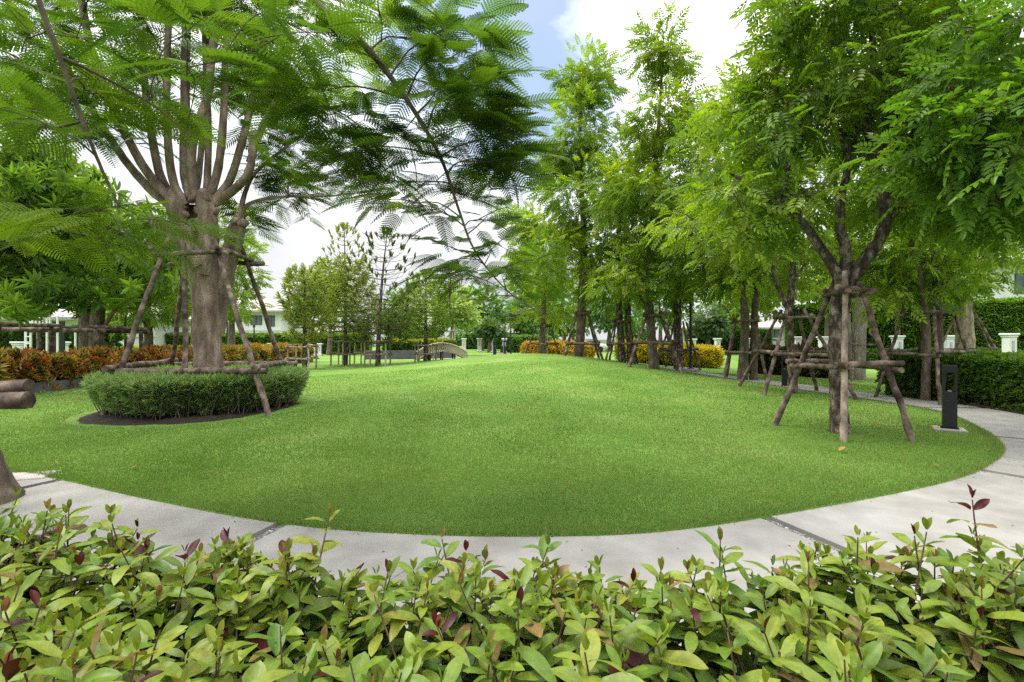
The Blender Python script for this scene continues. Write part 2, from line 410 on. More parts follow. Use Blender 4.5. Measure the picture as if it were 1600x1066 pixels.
struct(mb.build('gravel_bed', 'gravel'))
mb = MB(); pebt = []
oc = np.array([(1, 0, 0), (-1, 0, 0), (0, 1, 0), (0, -1, 0), (0, 0, 1), (0, 0, -1)], float)
of = np.array([[0, 2, 4], [2, 1, 4], [1, 3, 4], [3, 0, 4], [2, 0, 5], [1, 2, 5], [3, 1, 5], [0, 3, 5]])
pos = []
for c in cuts[1:-1]:
    p, q = ring(c); t2 = np.array([q[1], -q[0]])
    n = 260; u = U(0, PW, n); w = U(-.05, .05, n)
    pos.append(np.c_[p[None]+q[None]*u[:, None]+t2[None]*w[:, None], U(-.016, -.004, n)])
pos = np.concatenate(pos); n = len(pos)
inst(mb, (oc*np.array([1, .8, .6]), of, np.zeros(6, int)), pos, frames(rnd_dir(n, -.3, .3), np.tile([0, 0, 1.], (n, 1))), U(.006, .017, n), mixcol(n, [(.06, .055, .05), (.3, .28, .26), (.5, .48, .46), (.14, .12, .1)]), smooth=True)
M['pebble'] = leafmat('pebble_stone', 0, .8, .3)
o = mb.build('gravel', 'pebble'); o['kind'] = 'stuff'

# soil beds
def bed(name, offs, a, b, z, m='soil', jit=0):
    i0, i1 = a, b; L = np.arange(i0, i1)
    mb = MB(); cols = np.linspace(offs[0], offs[1], 14)
    V = np.stack([np.c_[inner[L]+nrm[L]*c, np.full(len(L), z)+(R_.normal(0, .012, len(L)) if 0 < k < 13 else -.02)] for k, c in enumerate(cols)], 1)
    id2 = np.arange(len(L)*14).reshape(-1, 14)
    mb.add(V.reshape(-1, 3), np.stack([id2[:-1, :-1], id2[:-1, 1:], id2[1:, 1:], id2[1:, :-1]], -1).reshape(-1, 4), smooth=True)
    return struct(mb.build(name, m))
iR0 = ((inner-G(1556, 690))**2).sum(1).argmin(); iR1 = ((inner-G(1290, 619))**2).sum(1).argmin()
iF1 = ((inner-G(1550, 726))**2).sum(1).argmin()
bed('soil_bed', (PW+.03, PW+1.55), 4, iF1, .03)
bed('soil_bed', (PW+.05, PW+1.5), iR0+6, iR1, .03)
mb = MB(); th = np.linspace(0, 2*np.pi, 64, endpoint=False)
TB = np.array([-6.0, 9.45])
rr = 1.93*(1+.025*np.sin(5*th)+R_.normal(0, .01, 64))
V = [(*TB, .10)]
for k, (q, z) in enumerate(((.5, .09), (.85, .07), (1., .005))):
    V += [(TB[0]+rr[i]*q*math.cos(th[i]), TB[1]+rr[i]*q*math.sin(th[i]), z+R_.normal(0, .012)*(k < 2)+.012) for i in range(64)]
Fc = [[0, 1+i, 1+(i+1) % 64] for i in range(64)]
mb.add(V, Fc, smooth=True)
mb.F.append(np.array([[1+k*64+i, 65+k*64+i, 65+k*64+(i+1) % 64, 1+k*64+(i+1) % 64] for k in range(2) for i in range(64)])); mb.MI.append(np.zeros(128)); mb.S.append(np.ones(128))
struct(mb.build('soil_bed', 'soil'))

# grass blades: dense near the eye, thinning with distance
def inside(P, poly):
    x, y = P[:, 0], P[:, 1]; c = np.zeros(len(P), bool); n = len(poly)
    for i in range(n):
        x0, y0 = poly[i]; x1, y1 = poly[(i+1) % n]
        k = ((y0 > y) != (y1 > y)); 
        if y0 != y1: c ^= k & (x < (x1-x0)*(y-y0)/(y1-y0)+x0)
    return c
lawnpoly = np.concatenate([inner[::3], [(3.2, 40), (-14, 40), (-14, 7)]])
def grass_blades(n, dmin, dmax, k):
    v = U(1/dmax, 1/dmin, n) if k else None
    d = 1/np.sqrt(U(1/dmax**2, 1/dmin**2, n))
    d = 1/U(1/dmax, 1/dmin, n)
    x = U(-1.14, 1.14, n)*d*1.06
    P = np.c_[x, d]
    ok = inside(P, lawnpoly) & ((P-TB)**2).sum(1).__gt__(2.05**2)
    return P[ok]
P = grass_blades(640000, 3.2, 17, 1)
# lawn strip beyond the path at right
dd = U(9.5, 18, 30000); xx = U(7.0, 10.5, 30000); Q = np.c_[xx, dd]
Q = Q[(~inside(Q, lawnpoly)) & (dist_to(Q, centre[::3]) > PW/2+.03) & (Q[:, 1] > 13)]
ek = R_.integers(0, len(inner), 16000); Eg = inner[ek]+tg[ek]*U(-.05, .05, 16000)[:, None]+nrm[ek]*R_.normal(-.004, .016, 16000)[:, None]
P = np.concatenate([P, Q, Eg]); n = len(P); d = P[:, 1]
hgt = U(.016, .038, n)*(1+.35*np.sin(P[:, 0]*3.1+np.sin(P[:, 1]*2.3))*.5); wd = np.maximum(.0045, d*.0011)*U(.7, 1.3, n)
a = U(0, 2*np.pi, n); lean = U(.1, .75, n)*hgt; la = U(0, 2*np.pi, n)
z = hz(P[:, 0], P[:, 1])-.004
b = np.c_[P, z]; sx = np.c_[np.cos(a)*wd/2, np.sin(a)*wd/2, np.zeros(n)]
tip = b+np.c_[np.cos(la)*lean, np.sin(la)*lean, hgt]
def sn(x, y, f, p): return np.sin(x*f+p+1.7*np.sin(y*f*.8+p*2))*np.sin(y*f*1.1+p*1.3+1.3*np.sin(x*f*.7))
pt = .5*sn(P[:, 0], P[:, 1], .9, .3)+.3*sn(P[:, 0], P[:, 1], 2.3, 1.1)+.2*sn(P[:, 0], P[:, 1], 5.1, 2.2)+R_.normal(0, .28, n)
t = np.clip(.5+.5*pt, 0, 1)[:, None]
col = np.array([(.098, .20, .036)])*(1-t)+np.array([(.20, .30, .074)])*t
dry = U(0, 1, n) < .10; col[dry] = mixcol(dry.sum(), [(.32, .27, .11), (.22, .22, .06)])
mb = MB()
mb.add(np.stack([b-sx, b+sx, tip], 1).reshape(-1, 3), np.arange(3*n).reshape(-1, 3), np.repeat(col, 3, 0))
o = mb.build('grass', 'blade'); o['kind'] = 'stuff'

# ------------------------------------------------------------------ tree machinery
class Tree:
    def __init__(s, name, label, base, bark, group=None, cat='tree'):
        s.base = np.asarray(base, float); s.root = thing(name, label, cat, s.base, group)
        s.mb = MB(); s.lf = MB(); s.nodes = []; s.rad = []; s.bark = bark
    def limb(s, pts, r0, r1, sides=8, rough=.05, flute=0., n=None, node=True, taper=None):
        P = crom(pts, n or max(6, 5*len(pts)))
        r = np.array(taper) if taper is not None else np.array([r0, r1])
        tube(s.mb, P, r, sides, rough=rough, flute=flute, ph=U(0, 6))
        if node:
            rr = np.interp(np.linspace(0, 1, len(P)), np.linspace(0, 1, len(r)), r)
            s.nodes += list(P); s.rad += list(rr)
        return P
    def connect(s, c, r1=.012, sides=5, pref=None, minz=None, keep=True, rmax=.05):
        N = np.array(s.nodes); d = np.linalg.norm(N-c, axis=1)+np.maximum(0, N[:, 2]-c[2]+.1)*1.2
        if minz is not None: d = d+(N[:, 2] < minz)*50
        i = d.argmin(); a = N[i]; L = np.linalg.norm(c-a)
        if L < .05: return a
        m = (a+c)/2+R_.normal(0, .07, 3)*L+np.array([0, 0, .10*L])
        r0 = min(s.rad[i]*.7, .010+.011*L, rmax)
        P = crom([a, m, c], 7); tube(s.mb, P, [r0, max(r1*.6, .004)], sides, cap=False)
        if keep:
            s.nodes += list(P[2:]); s.rad += list(np.linspace(r0, r1, 7)[2:])
        return a
    def done(s, leaf, smooth=False, crown='crown'):
        s.mb.build('trunk', s.bark, s.root, s.base)
        if s.lf.n: s.lf.build(crown, leaf, s.root, s.base)
        return s.root
def clumps_in(ells):
    """clump centres spread through ellipsoids given as (px, py, depth, half width px, half height px, half depth m, count)"""
    out = []
    for px, py, d, rx, rz, ry, n in ells:
        c = W(px, py, d); e = np.array([rx*d/F, ry, rz*d/F]); got = []; tries = 0
        md = 1.15*(e.prod()/max(n, 1))**(1/3)
        while len(got) < n and tries < n*60:
            tries += 1
            v = rnd_dir(1)[0]*U(0, 1)**.42
            p = c+v*e
            if all(np.linalg.norm(p-q) > md for q in got): got.append(p)
            if tries % (n*10) == 0: md *= .75
        out += [(p, c) for p in got]
    return out
GREENS = [(.085, .175, .013), (.145, .24, .017), (.22, .31, .024), (.30, .37, .038)]
def leafy(t, ells, tpl, ns, cr, sc, cols, w, up=.55, minz=None, droop=.25, yel=.0):
    cl = clumps_in(ells)
    order = sorted(range(len(cl)), key=lambda i: min(np.linalg.norm(np.array(t.nodes)-cl[i][0], axis=1)))
    for i in order:
        p, c0 = cl[i]
        t.connect(p, minz=minz)
        n = int(ns*U(.7, 1.35)); r = cr*U(.75, 1.3)
        v = rnd_dir(n); q = v*(U(0, 1, n)**.5)[:, None]*np.array([r, r, r*.72])
        # a few twigs inside the clump
        for k in range(5):
            e = p+q[k]*.9; tube(t.mb, crom([p, p+q[k]*.5+R_.normal(0, .04, 3), e], 4), [.006, .003], 4, cap=False)
        ax = unit(q+.5*(p-c0)*r+R_.normal(0, .30, (n, 3))*r+np.array([0, 0, -droop*r]))
        upv = unit(np.array([0, 0, up])+R_.normal(0, .38, (n, 3))+.4*v)
        base = mixcol(1, cols, w)[0]*U(.85, 1.18)
        col = base*.6+mixcol(n, cols, w)*.4
        if yel: 
            k = U(0, 1, n) < yel; col[k] = col[k]*.3+np.array([.30, .30, .03])*.7
        inst(t.lf, tpl, p+q, frames(ax, upv), sc*U(.7, 1.25, n), col, cj=.12)

def support(name, label, feet, tops, bars, r=.05, mat_='pole', group=None, over=.14, extra=(), cat='tree support', pale=None):
    """rough poles leaning on a trunk, tied by rings of crossbars"""
    feet = [np.asarray(f, float) for f in feet]; tops = [np.asarray(t, float) for t in tops]
    c = np.mean(feet, 0); rt = thing(name, label, cat, c, group)
    for kp, (f, t) in enumerate(list(zip(feet, tops))+[(np.asarray(a, float), np.asarray(b, float)) for a, b in extra]):
        mb = MB(); n = 9
        P = np.linspace(f-(t-f)*.03, t, n); P[1:-1] += R_.normal(0, r*.16, (n-2, 3))
        P = crom(P, 26); rr = r*np.linspace(1.08, .82, 26)*(1+R_.normal(0, .05, 26))
        tube(mb, P, rr, 9, rough=.035)
        for k in range(5):       # knots
            i = R_.integers(3, 23); q = P[i]+unit(R_.normal(0, 1, 3))*rr[i]*.8
            inst(mb, (oc, of, np.zeros(6, int)), q[None], np.eye(3)[None], np.array([rr[i]*.42]), (1, 1, 1), smooth=True)
        mb.build('pole', pale if (pale and kp == 1) else mat_, rt, c)
    N = len(feet)
    for z, rs in bars:
        for i in range(N):
            j = (i+1) % N
            def at(k): 
                u = (z-feet[k][2])/(tops[k][2]-feet[k][2]); return feet[k]+(tops[k]-feet[k])*u
            a, b = at(i), at(j); dirv = unit(b-a); L = np.linalg.norm(b-a)
            outw = unit((a+b)/2-np.array([*c[:2], z]))*r*1.3; outw[2] = 0
            dz = (.5*r if i % 2 else -.6*r)+U(-.4, .4)*r
            ov = over*U(.6, 1.3)
            P = np.linspace(a-dirv*ov+outw, b+dirv*ov+outw, 8); P[:, 2] += dz+np.linspace(-1, 1, 8)*U(-.5, .5)*r; P[1:-1] += R_.normal(0, r*.12, (6, 3))
            mb = MB(); P = crom(P, 18); tube(mb, P, r*rs*np.linspace(1.05, .9, 18)*(1+R_.normal(0, .05, 18)), 8, rough=.035)
            mb.build('crossbar', mat_, rt, c)
    return rt
def auto_support(name, label, c, rad, ztop, toprad, bars, rot=.4, r=.045, n=4, **k):
    c = np.asarray(c, float); A = [rot+2*math.pi*i/n for i in range(n)]
    f = [c+np.array([math.cos(a)*rad, math.sin(a)*rad, 0]) for a in A]
    for q in f: q[2] = hz(q[0], q[1])
    t = [np.array([c[0]+math.cos(a)*toprad, c[1]+math.sin(a)*toprad, c[2]+ztop]) for a in A]
    return support(name, label, f, t, [(c[2]+z, s) for z, s in bars], r, **k)

def frond_clump(t, p, nf, tpl, sc, cols, w, spread=.45, flat=.16, dirv=None, sag=.25, colj=.25, rt=.011):
    a = t.connect(p, r1=.006, keep=True, rmax=rt)
    ax = unit(p-a) if np.linalg.norm(p-a) > .1 else rnd_dir(1, -.1, .1)[0]
    if dirv is not None: ax = unit(ax*.5+np.asarray(dirv))
    ax[2] *= .4; ax = unit(ax)
    L = spread
    u = np.linspace(-.55, 1, nf); s = np.where(np.arange(nf) % 2, 1, -1)
    side = unit(np.cross(ax, [0, 0, 1.]))
    tip = p+ax*L*.6
    tube(t.mb, crom([p-ax*.1, p+ax*.25*L+np.array([0, 0, .02]), tip], 5), [rt*.5, .003], 4, cap=False)
    pos = p+ax[None]*(u*.6*L)[:, None]+R_.normal(0, .04, (nf, 3))
    fa = unit(ax[None]*(.35+.5*np.clip(u, 0, 1))[:, None]+side[None]*s[:, None]*U(.5, 1.1, nf)[:, None]+np.array([0, 0, 1])*(R_.normal(-.02, flat, nf))[:, None])
    up = unit(np.array([0, -.15, 1.])+R_.normal(0, .34, (nf, 3)))
    base = mixcol(1, cols, w)[0]
    col = base*(1-colj)+mixcol(nf, cols, w)*colj
    inst(t.lf, tpl, pos, frames(fa, up), sc*U(.75, 1.2, nf), col, cj=.07)
FG = [(.036, .086, .012), (.062, .125, .015), (.11, .185, .018), (.19, .275, .026)]

# ------------------------------------------------------------------ the big feathery tree with the round hedge
D = 9.45
T = Tree('feathery_tree', 'big grey trunk splitting into many upright limbs inside the round hedge', (TB[0], TB[1], .08), 'bark_grey')
def w9(L, dd=None):
    dd = dd if dd is not None else [0]*len(L); return [W(x, y, D+e) for (x, y), e in zip(L, dd)]
T.limb(w9([(328, 655), (327, 600), (325, 540), (322, 470), (318, 415), (314, 385)]), 0, 0, 22, .018, .07, 40, taper=[.32, .262, .24, .232, .272, .26])
T.limb(w9([(314, 420), (298, 385), (284, 350), (276, 318), (268, 296)], [0, 0, 0, 0, 0]), 0, 0, 14, .05, .08, 26, taper=[.22, .215, .19, .19, .12])
T.limb(w9([(320, 430), (324, 390), (326, 350), (322, 318), (318, 300)], [-.05, -.06, -.08, -.05, 0]), 0, 0, 14, .05, .08, 26, taper=[.2, .2, .165, .185, .12])
T.limb(w9([(308, 425), (305, 390), (302, 350), (300, 322)], [.25, .28, .3, .3]), 0, 0, 12, .05, .08, 20, taper=[.2, .19, .17, .12])
T.limb(w9([(336, 520), (342, 470), (356, 410), (368, 365), (376, 335)], [.1, .15, .15, .1, .1]), 0, 0, 14, .03, .06, 24, taper=[.16, .165, .16, .165, .10])
T.limb(w9([(316, 420), (285, 370), (262, 358), (246, 350), (240, 346)], [-.1, -.1, 0, 0, 0]), .2, .11, 12, .07, .08)
for k in range(12):    # knobbly burrs where the tree was pollarded
    q = W(*[(290, 335), (300, 310), (322, 312), (312, 345), (368, 345), (380, 350), (275, 350), (252, 352), (338, 330), (296, 360), (360, 372), (310, 330)][k], D-.12+U(-.1, .1))
    th_ = np.linspace(-1, 1, 6)[:, None]; tube(T.mb, q+th_*unit(R_.normal(0, 1, 3))*.06, [.03, .07, .09, .085, .06, .02], 9, rough=.16)
limbs = [
 ([(290, 330), (262, 305), (235, 275), (205, 225), (170, 150), (140, 60), (120, -60)], .13, .07, -.3),
 ([(285, 325), (255, 285), (240, 225), (228, 140), (222, 40), (215, -90)], .12, .06, .3),
 ([(280, 330), (240, 300), (205, 262), (172, 215), (120, 130), (70, 40)], .13, .06, .5),
 ([(292, 320), (272, 285), (263, 215), (262, 110), (270, -60)], .11, .06, -.5),
 ([(300, 310), (290, 270), (290, 180), (292, 60), (300, -100)], .13, .08, .2),
 ([(306, 310), (300, 260), (304, 215), (326, 148), (336, 60), (362, -80)], .12, .07, -.6),
 ([(322, 312), (325, 270), (326, 190), (322, 90), (316, -80)], .095, .06, .5),
 ([(326, 315), (342, 260), (350, 180), (354, 80), (366, -80)], .11, .06, -.2),
 ([(330, 320), (358, 285), (375, 235), (392, 170), (408, 90), (436, -40), (450, -110)], .11, .06, .6),
 ([(336, 318), (372, 292), (392, 262), (395, 215), (396, 208)], .115, .06, -.5),
 ([(390, 255), (408, 205), (432, 158), (438, 146)], .085, .075, -.4),
 ([(372, 340), (392, 318), (440, 308), (520, 306), (600, 296)], .06, .012, .8),
 ([(374, 345), (384, 300), (402, 268), (450, 228), (500, 190)], .07, .02, 1.0),
 ([(300, 315), (310, 280), (318, 200), (330, 60), (350, -120)], .09, .05, 1.4),
]
for pts, r0, r1, dz in limbs:
    n = len(pts); T.limb([W(x, y, D+dz*i/(n-1)) for i, (x, y) in enumerate(pts)], r0*.76, r1*.85, 9, .035, .03)
cl = []
for e in [(60, 100, D-.6, 150, 100, 1.8, 17), (200, 40, D, 140, 60, 1.8, 11), (340, 20, D+.3, 120, 50, 1.8, 9), (450, 60, D+.8, 90, 90, 1.8, 11), (455, 210, D+.8, 55, 70, 1.0, 9), (410, 120, D+.8, 60, 90, 1.2, 9),
          (110, 170, D-1.0, 110, 50, 1.2, 10), (290, 120, D+1.4, 110, 45, .8, 7), (430, 285, D+.6, 60, 30, .6, 6), (390, 330, D+.9, 35, 20, .5, 3), (260, -110, D, 330, 90, 2.6, 40)]:
    cl += [p for p, c in clumps_in([e])]
for p in cl:
    frond_clump(T, p, 15, T_FRONDF, 1.25, FG, [.15, .3, .35, .2], spread=.9, flat=.2, rt=.02)
for (x, y) in [(470, 303), (500, 298), (530, 300), (440, 310), (560, 292), (480, 322), (420, 318)]:
    frond_clump(T, W(x, y, D+.75+U(-.3, .3)), 7, T_FRONDF, .7, FG, [.1, .2, .4, .3], spread=.5, flat=.2)
T.done('frond')

feet = [G(160, 656), G(420, 656), G(457, 622), G(262, 627)]
feet = [(*f, .06) for f in feet]
tops = [W(266, 366, 9.1), W(331, 362, 8.95), W(374, 376, 9.75), W(292, 380, 9.95)]
support('tree_support', 'tall grey log stakes braced around the big trunk in the round hedge', feet, tops, [(.86, 1.2), (3.02, .95)], .049, extra=[((*G(289, 652), .06), W(288, 380, 8.95))], over=.3)

# round hedge
def hedge_shell(lf, pos, out, tpl, sc, cols, w, cj=.12, up=.6, rand=.5):
    n = len(pos)
    ax = unit(out+R_.normal(0, rand, (n, 3))+np.array([0, 0, up])); upv = unit(out*.6+R_.normal(0, .5, (n, 3))+np.array([0, 0, .4]))
    inst(lf, tpl, pos, frames(ax, upv), sc*U(.7, 1.3, n), mixcol(n, cols, w), cj=cj)
rt = thing('hedge', 'round clipped grey green hedge encircling the big grey trunk', 'hedge', (*TB, 0))
lf = MB(); st = MB()
def ringr(a): return 1.66*(1+.035*np.sin(3*a+1)+.03*np.sin(7*a)+.02*np.sin(13*a+2))
n = 13000
a = U(0, 2*np.pi, n); z = .12+.51*U(0, 1, n)**.8; keep = (z > .2) | (U(0, 1, n) < .8*(z-.05)/.15)
a, z = a[keep], z[keep]; n = len(a)
r = ringr(a)*(.86+.14*np.clip((z-.1)/.5, 0, 1))-np.abs(R_.normal(0, .09, n)); out = np.c_[np.cos(a), np.sin(a), np.full(n, .2)]
hedge_shell(lf, np.c_[TB[0]+r*np.cos(a), TB[1]+r*np.sin(a), z], out, T_LIN, 1.25, [(.17, .23, .115), (.24, .32, .16), (.31, .39, .20), (.19, .29, .11)], [.25, .35, .25, .15], up=.75)
n = 9000; a = U(0, 2*np.pi, n); r = ringr(a)*np.sqrt(U(.16, 1, n)); zt = .61+.03*np.sin(4*a)*np.cos(r*3)+R_.normal(0, .03, n)
hedge_shell(lf, np.c_[TB[0]+r*np.cos(a), TB[1]+r*np.sin(a), zt], np.tile([0, 0, 1.], (n, 1)), T_LIN, 1.25, [(.15, .23, .10), (.22, .33, .13), (.29, .40, .16), (.24, .35, .15)], [.2, .35, .25, .2], up=.5)
for k in range(240):
    a0 = U(0, 6.283); r0 = 1.25+.36*U(0, 1); r1 = r0+U(-.1, .22); a1 = a0+U(-.12, .12)
    p0 = np.array([TB[0]+r0*math.cos(a0), TB[1]+r0*math.sin(a0), .05]); p1 = np.array([TB[0]+r1*math.cos(a1), TB[1]+r1*math.sin(a1), U(.4, .64)])
    tube(st, crom([p0, (p0+p1)/2+R_.normal(0, .03, 3), p1], 5), [.009, .004], 5, cap=False)
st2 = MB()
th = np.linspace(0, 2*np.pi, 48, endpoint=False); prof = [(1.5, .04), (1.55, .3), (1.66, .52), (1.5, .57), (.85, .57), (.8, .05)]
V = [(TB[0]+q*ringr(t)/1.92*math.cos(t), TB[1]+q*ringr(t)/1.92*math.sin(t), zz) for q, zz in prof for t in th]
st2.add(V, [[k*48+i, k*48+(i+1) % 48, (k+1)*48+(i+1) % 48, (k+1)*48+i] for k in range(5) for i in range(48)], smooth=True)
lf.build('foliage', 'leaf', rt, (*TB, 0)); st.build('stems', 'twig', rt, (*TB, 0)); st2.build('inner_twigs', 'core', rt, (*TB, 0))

# ------------------------------------------------------------------ near tree at the left edge, its branches overhang the view
NB = np.array([-4.47, 4.1, 0.])
T = Tree('feathery_tree', 'near tree cut by the left edge with feathery branches hanging overhead', NB, 'bark_brown')
T.limb([NB+(0, 0, -.05), NB+(-.10, 0, .35), NB+(-.42, .0, 1.0), NB+(-.75, -.1, 2.2), NB+(-.85, -.1, 3.6)], 0, 0, 14, .04, .05, 24, taper=[.22, .15, .14, .13, .12])
tp = NB+(-.85, -.1, 3.6)
A_ = [tp, tp+(.6, -.4, 1.0), W(40, -90, 3.2), W(62, 0, 3.2), W(95, 90, 3.3), W(130, 190, 3.4), W(160, 265, 3.5), W(186, 322, 3.6)]
T.limb(A_, 0, 0, 7, .05, 0, 44, taper=[.05, .03, .021, .018, .016, .014, .011, .007])
B_ = [tp, tp+(.9, .2, 1.3), tp+(2.0, .2, 1.6), W(425, -60, 4.1), W(500, 12, 4.15), W(560, 62, 4.2), W(606, 115, 4.25), W(650, 178, 4.3), W(690, 250, 4.35), W(716, 325, 4.4), W(742, 392, 4.45), W(790, 452, 4.5), W(835, 484, 4.5)]
T.limb(B_, 0, 0, 8, .05, 0, 66, taper=[.07, .05, .044, .038, .034, .030, .025, .020, .016, .012, .009, .006, .004])
for sgn in range(3):
    a0 = [W(20, -80, 3.6), W(210, -60, 3.9), W(-60, 60, 3.8)][sgn]
    T.limb([tp, (tp+a0)/2+(0, 0, .5), a0], .05, .02, 6)
T.limb([W(40, -70, 3.2), W(160, -30, 3.9), W(280, 20, 4.4), W(380, 40, 4.6)], .028, .008, 6)
T.limb([W(95, 90, 3.3), W(150, 115, 3.5), W(240, 165, 3.8), W(300, 215, 3.9)], .014, .005, 5)
T.limb([W(130, 190, 3.4), W(80, 200, 3.4), W(20, 190, 3.5)], .012, .005, 5)
NFW = [.28, .38, .29, .05]
Acl = [(30, 60), (70, 140), (110, 70), (180, 60), (300, 60), (380, 40), (150, 140), (225, 120), (290, 115), (360, 100), (430, 70), (110, 200), (175, 185), (240, 165),
       (20, 20), (130, 10), (270, 10), (430, 15), (200, 5), (60, 175)]
for x, y in Acl:
    frond_clump(T, W(x+U(-15, 15), y+U(-12, 12), U(3.3, 4.6)), 8, T_FROND, 1.0, FG, NFW, spread=.5, flat=.28)
for x, y in [(200, 330), (235, 345), (150, 330), (100, 345), (60, 365), (190, 365), (130, 370)]:
    frond_clump(T, W(x, y, U(3.5, 4.0)), 7, T_FROND, .85, FG, [.0, .1, .45, .45], spread=.5, flat=.15)
Bcl = [(480, 60), (455, 110), (500, 140), (540, 110), (515, 185), (475, 170), (565, 175), (575, 225), (535, 225), (610, 215), (600, 265), (575, 275), (640, 285), (655, 250), (625, 300), (650, 312),
       (600, 40), (640, 70), (690, 50), (735, 50), (700, 95), (655, 125), (745, 95), (690, 150), (725, 160), (765, 145), (705, 205), (745, 215), (780, 205), (720, 255), (770, 255), (800, 235), (690, 295), (735, 300), (775, 295), (700, 335), (740, 340), (560, 290), (610, 318), (665, 335), (760, 330),
       (700, 395), (735, 400), (765, 395), (705, 425), (745, 420), (720, 445), (770, 430), (790, 420), (745, 470), (765, 455), (800, 472), (830, 470), (700, 455), (590, 10), (660, 20)]
for x, y in Bcl:
    frond_clump(T, W(x+U(-10, 10), y+U(-8, 8), U(4.0, 4.9)), (13 if y < 280 else 6 if y < 380 else 8 if y < 440 else 4), T_FROND, (.92 if y < 280 else .74 if y < 440 else .5), FG, [.12, .33, .42, .13], spread=(.5 if y < 290 else .36), flat=.26)
frond_clump(T, W(805, 495, 4.5), 6, T_FROND, .5, FG, [0, 0, .1, .9], spread=.2)
T.done('frond')
q = [np.array([-5.6, 3.2, 0]), np.array([-6.2, 4.7, 0])]
rt = thing('tree_support', 'cut log ends of a stake frame jutting in at the left edge', 'tree support', (-4.9, 4, 0))
for (a, b, r) in (((-5.6, 3.75, 1.0), W(45, 604, 3.78), .047), ((-5.6, 3.45, .93), W(47, 627, 3.66), .066)):
    mb = MB(); P = crom(np.linspace(a, b, 5)+R_.normal(0, .008, (5, 3)), 24); tube(mb, P, r, 14, rough=.05); mb.build('crossbar', 'pole', rt, (-4.9, 4, 0))
for f in q:
    mb = MB(); t = np.array([-5.35, 4.0, 2.0]); P = np.linspace(f, t, 8); tube(mb, P, .05, 9, rough=.05); mb.build('pole', 'pole', rt, (-4.9, 4, 0))

# ------------------------------------------------------------------ front right tree and its frame
FB = np.array([4.69, 6.9, 0.])
fd = 6.9
T = Tree('young_tree', 'young tree nearest the bollard with dark flaky bark and three forked limbs', (*FB[:2], 0), 'bark_dark')
T.limb([FB+(0.02, 0, -.05), FB+(.02, 0, .12), FB+(0, 0, .5), FB+(-.02, 0, 1.1), FB+(-.01, 0, 1.8), W(1318, 440, fd)], 0, 0, 14, .04, .05, 30, taper=[.19, .125, .108, .102, .104, .112])
fl = [([(1316, 445), (1300, 415), (1275, 378), (1255, 350), (1215, 318), (1180, 296), (1140, 270)], .085, .025, .4),
      ([(1320, 440), (1322, 395), (1312, 350), (1316, 300), (1325, 255), (1310, 200)], .085, .03, .1),
      ([(1326, 445), (1350, 408), (1378, 365), (1382, 320), (1368, 270), (1362, 238)], .09, .06, -.3),
      ([(1364, 245), (1385, 222), (1410, 205), (1450, 150), (1470, 60), (1480, -60)], .05, .03, -.4),
      ([(1362, 240), (1352, 190), (1362, 120), (1360, 40), (1355, -60)], .055, .03, 0),
      ([(1325, 255), (1338, 200), (1330, 120), (1320, 20)], .03, .015, .6),
      ([(1215, 318), (1230, 270), (1232, 190), (1225, 120)], .03, .012, .6),
      ([(1378, 345), (1420, 310), (1470, 280), (1530, 250)], .04, .015, .3),
      ([(1312, 340), (1305, 290), (1303, 270)], .03, .02, 0)]
for pts, r0, r1, dz in fl:
    n = len(pts); T.limb([W(x, y, fd+dz*(i/(n-1))) for i, (x, y) in enumerate(pts)], r0, r1, 8, .06, .04)
leafy(T, [(1185, 320, 7.3, 85, 50, .9, 10), (1205, 190, 7.2, 75, 90, 1.1, 11), (1330, 110, 7.2, 150, 110, 1.5, 34), (1470, 210, 7.2, 130, 120, 1.3, 24), (1430, 330, 7.4, 90, 40, .9, 8),
           (1400, -100, 6.9, 230, 110, 1.9, 22), (1290, 40, 6.9, 80, 60, 1.2, 9), (1480, 60, 6.8, 130, 90, 1.4, 16)], T_PIN, 29, .42, 1.0, GREENS, [.3, .35, .25, .1], minz=2.4)
T.done('leaf')
LF = [(4.04, 7.42), (4.36, 6.30), (5.33, 6.37), (5.03, 7.45)]
lt = [W(1306, 436, 7.0), W(1320, 424, 6.66), W(1341, 440, 6.72), W(1326, 440, 7.1)]
support('tree_support', 'dark log stakes with two rings of crossbars around the tree nearest the bollard', [(*p, .0) for p in LF], lt, [(1.04, .95), (2.06, .9)], .041, over=.16, pale='pole_pale')

# other right-hand trees
def rtree(label, px, d, trunks, ells, ns, cr, sc, sup, bark='bark_brown', cols=GREENS, w=(.25, .35, .28, .12), tpl=T_PIN, minz=2., slabel=None, yel=.02):
    b = ground(px, d)
    T = Tree('young_tree', label, b, bark, 'staked young trees around the lawn')
    for pts, r in trunks:
        P = [W(x, y, d+(dd[0] if dd else 0)) for x, y, *dd in pts]
        if pts[0][1] > 545: P[0] = np.array([P[0][0], P[0][1], float(hz(P[0][0], P[0][1]))-.05])
        T.limb(P, 0, 0, 9, .05, .05, taper=[q*.87 for q in r])
    leafy(T, ells, tpl, ns, cr, sc, cols, list(w), minz=minz, yel=yel)
    T.done('leaf')
    if sup:
        rad, zt, tr, bars, rot, rr = sup
        auto_support('tree_support', slabel or 'log stakes around the '+label[:40], b+np.array([0, 0, 0]), rad, zt, tr, bars, rot, rr, group='log stake frames around the young trees')
    return T
LIGHT = (.15, .3, .33, .22)
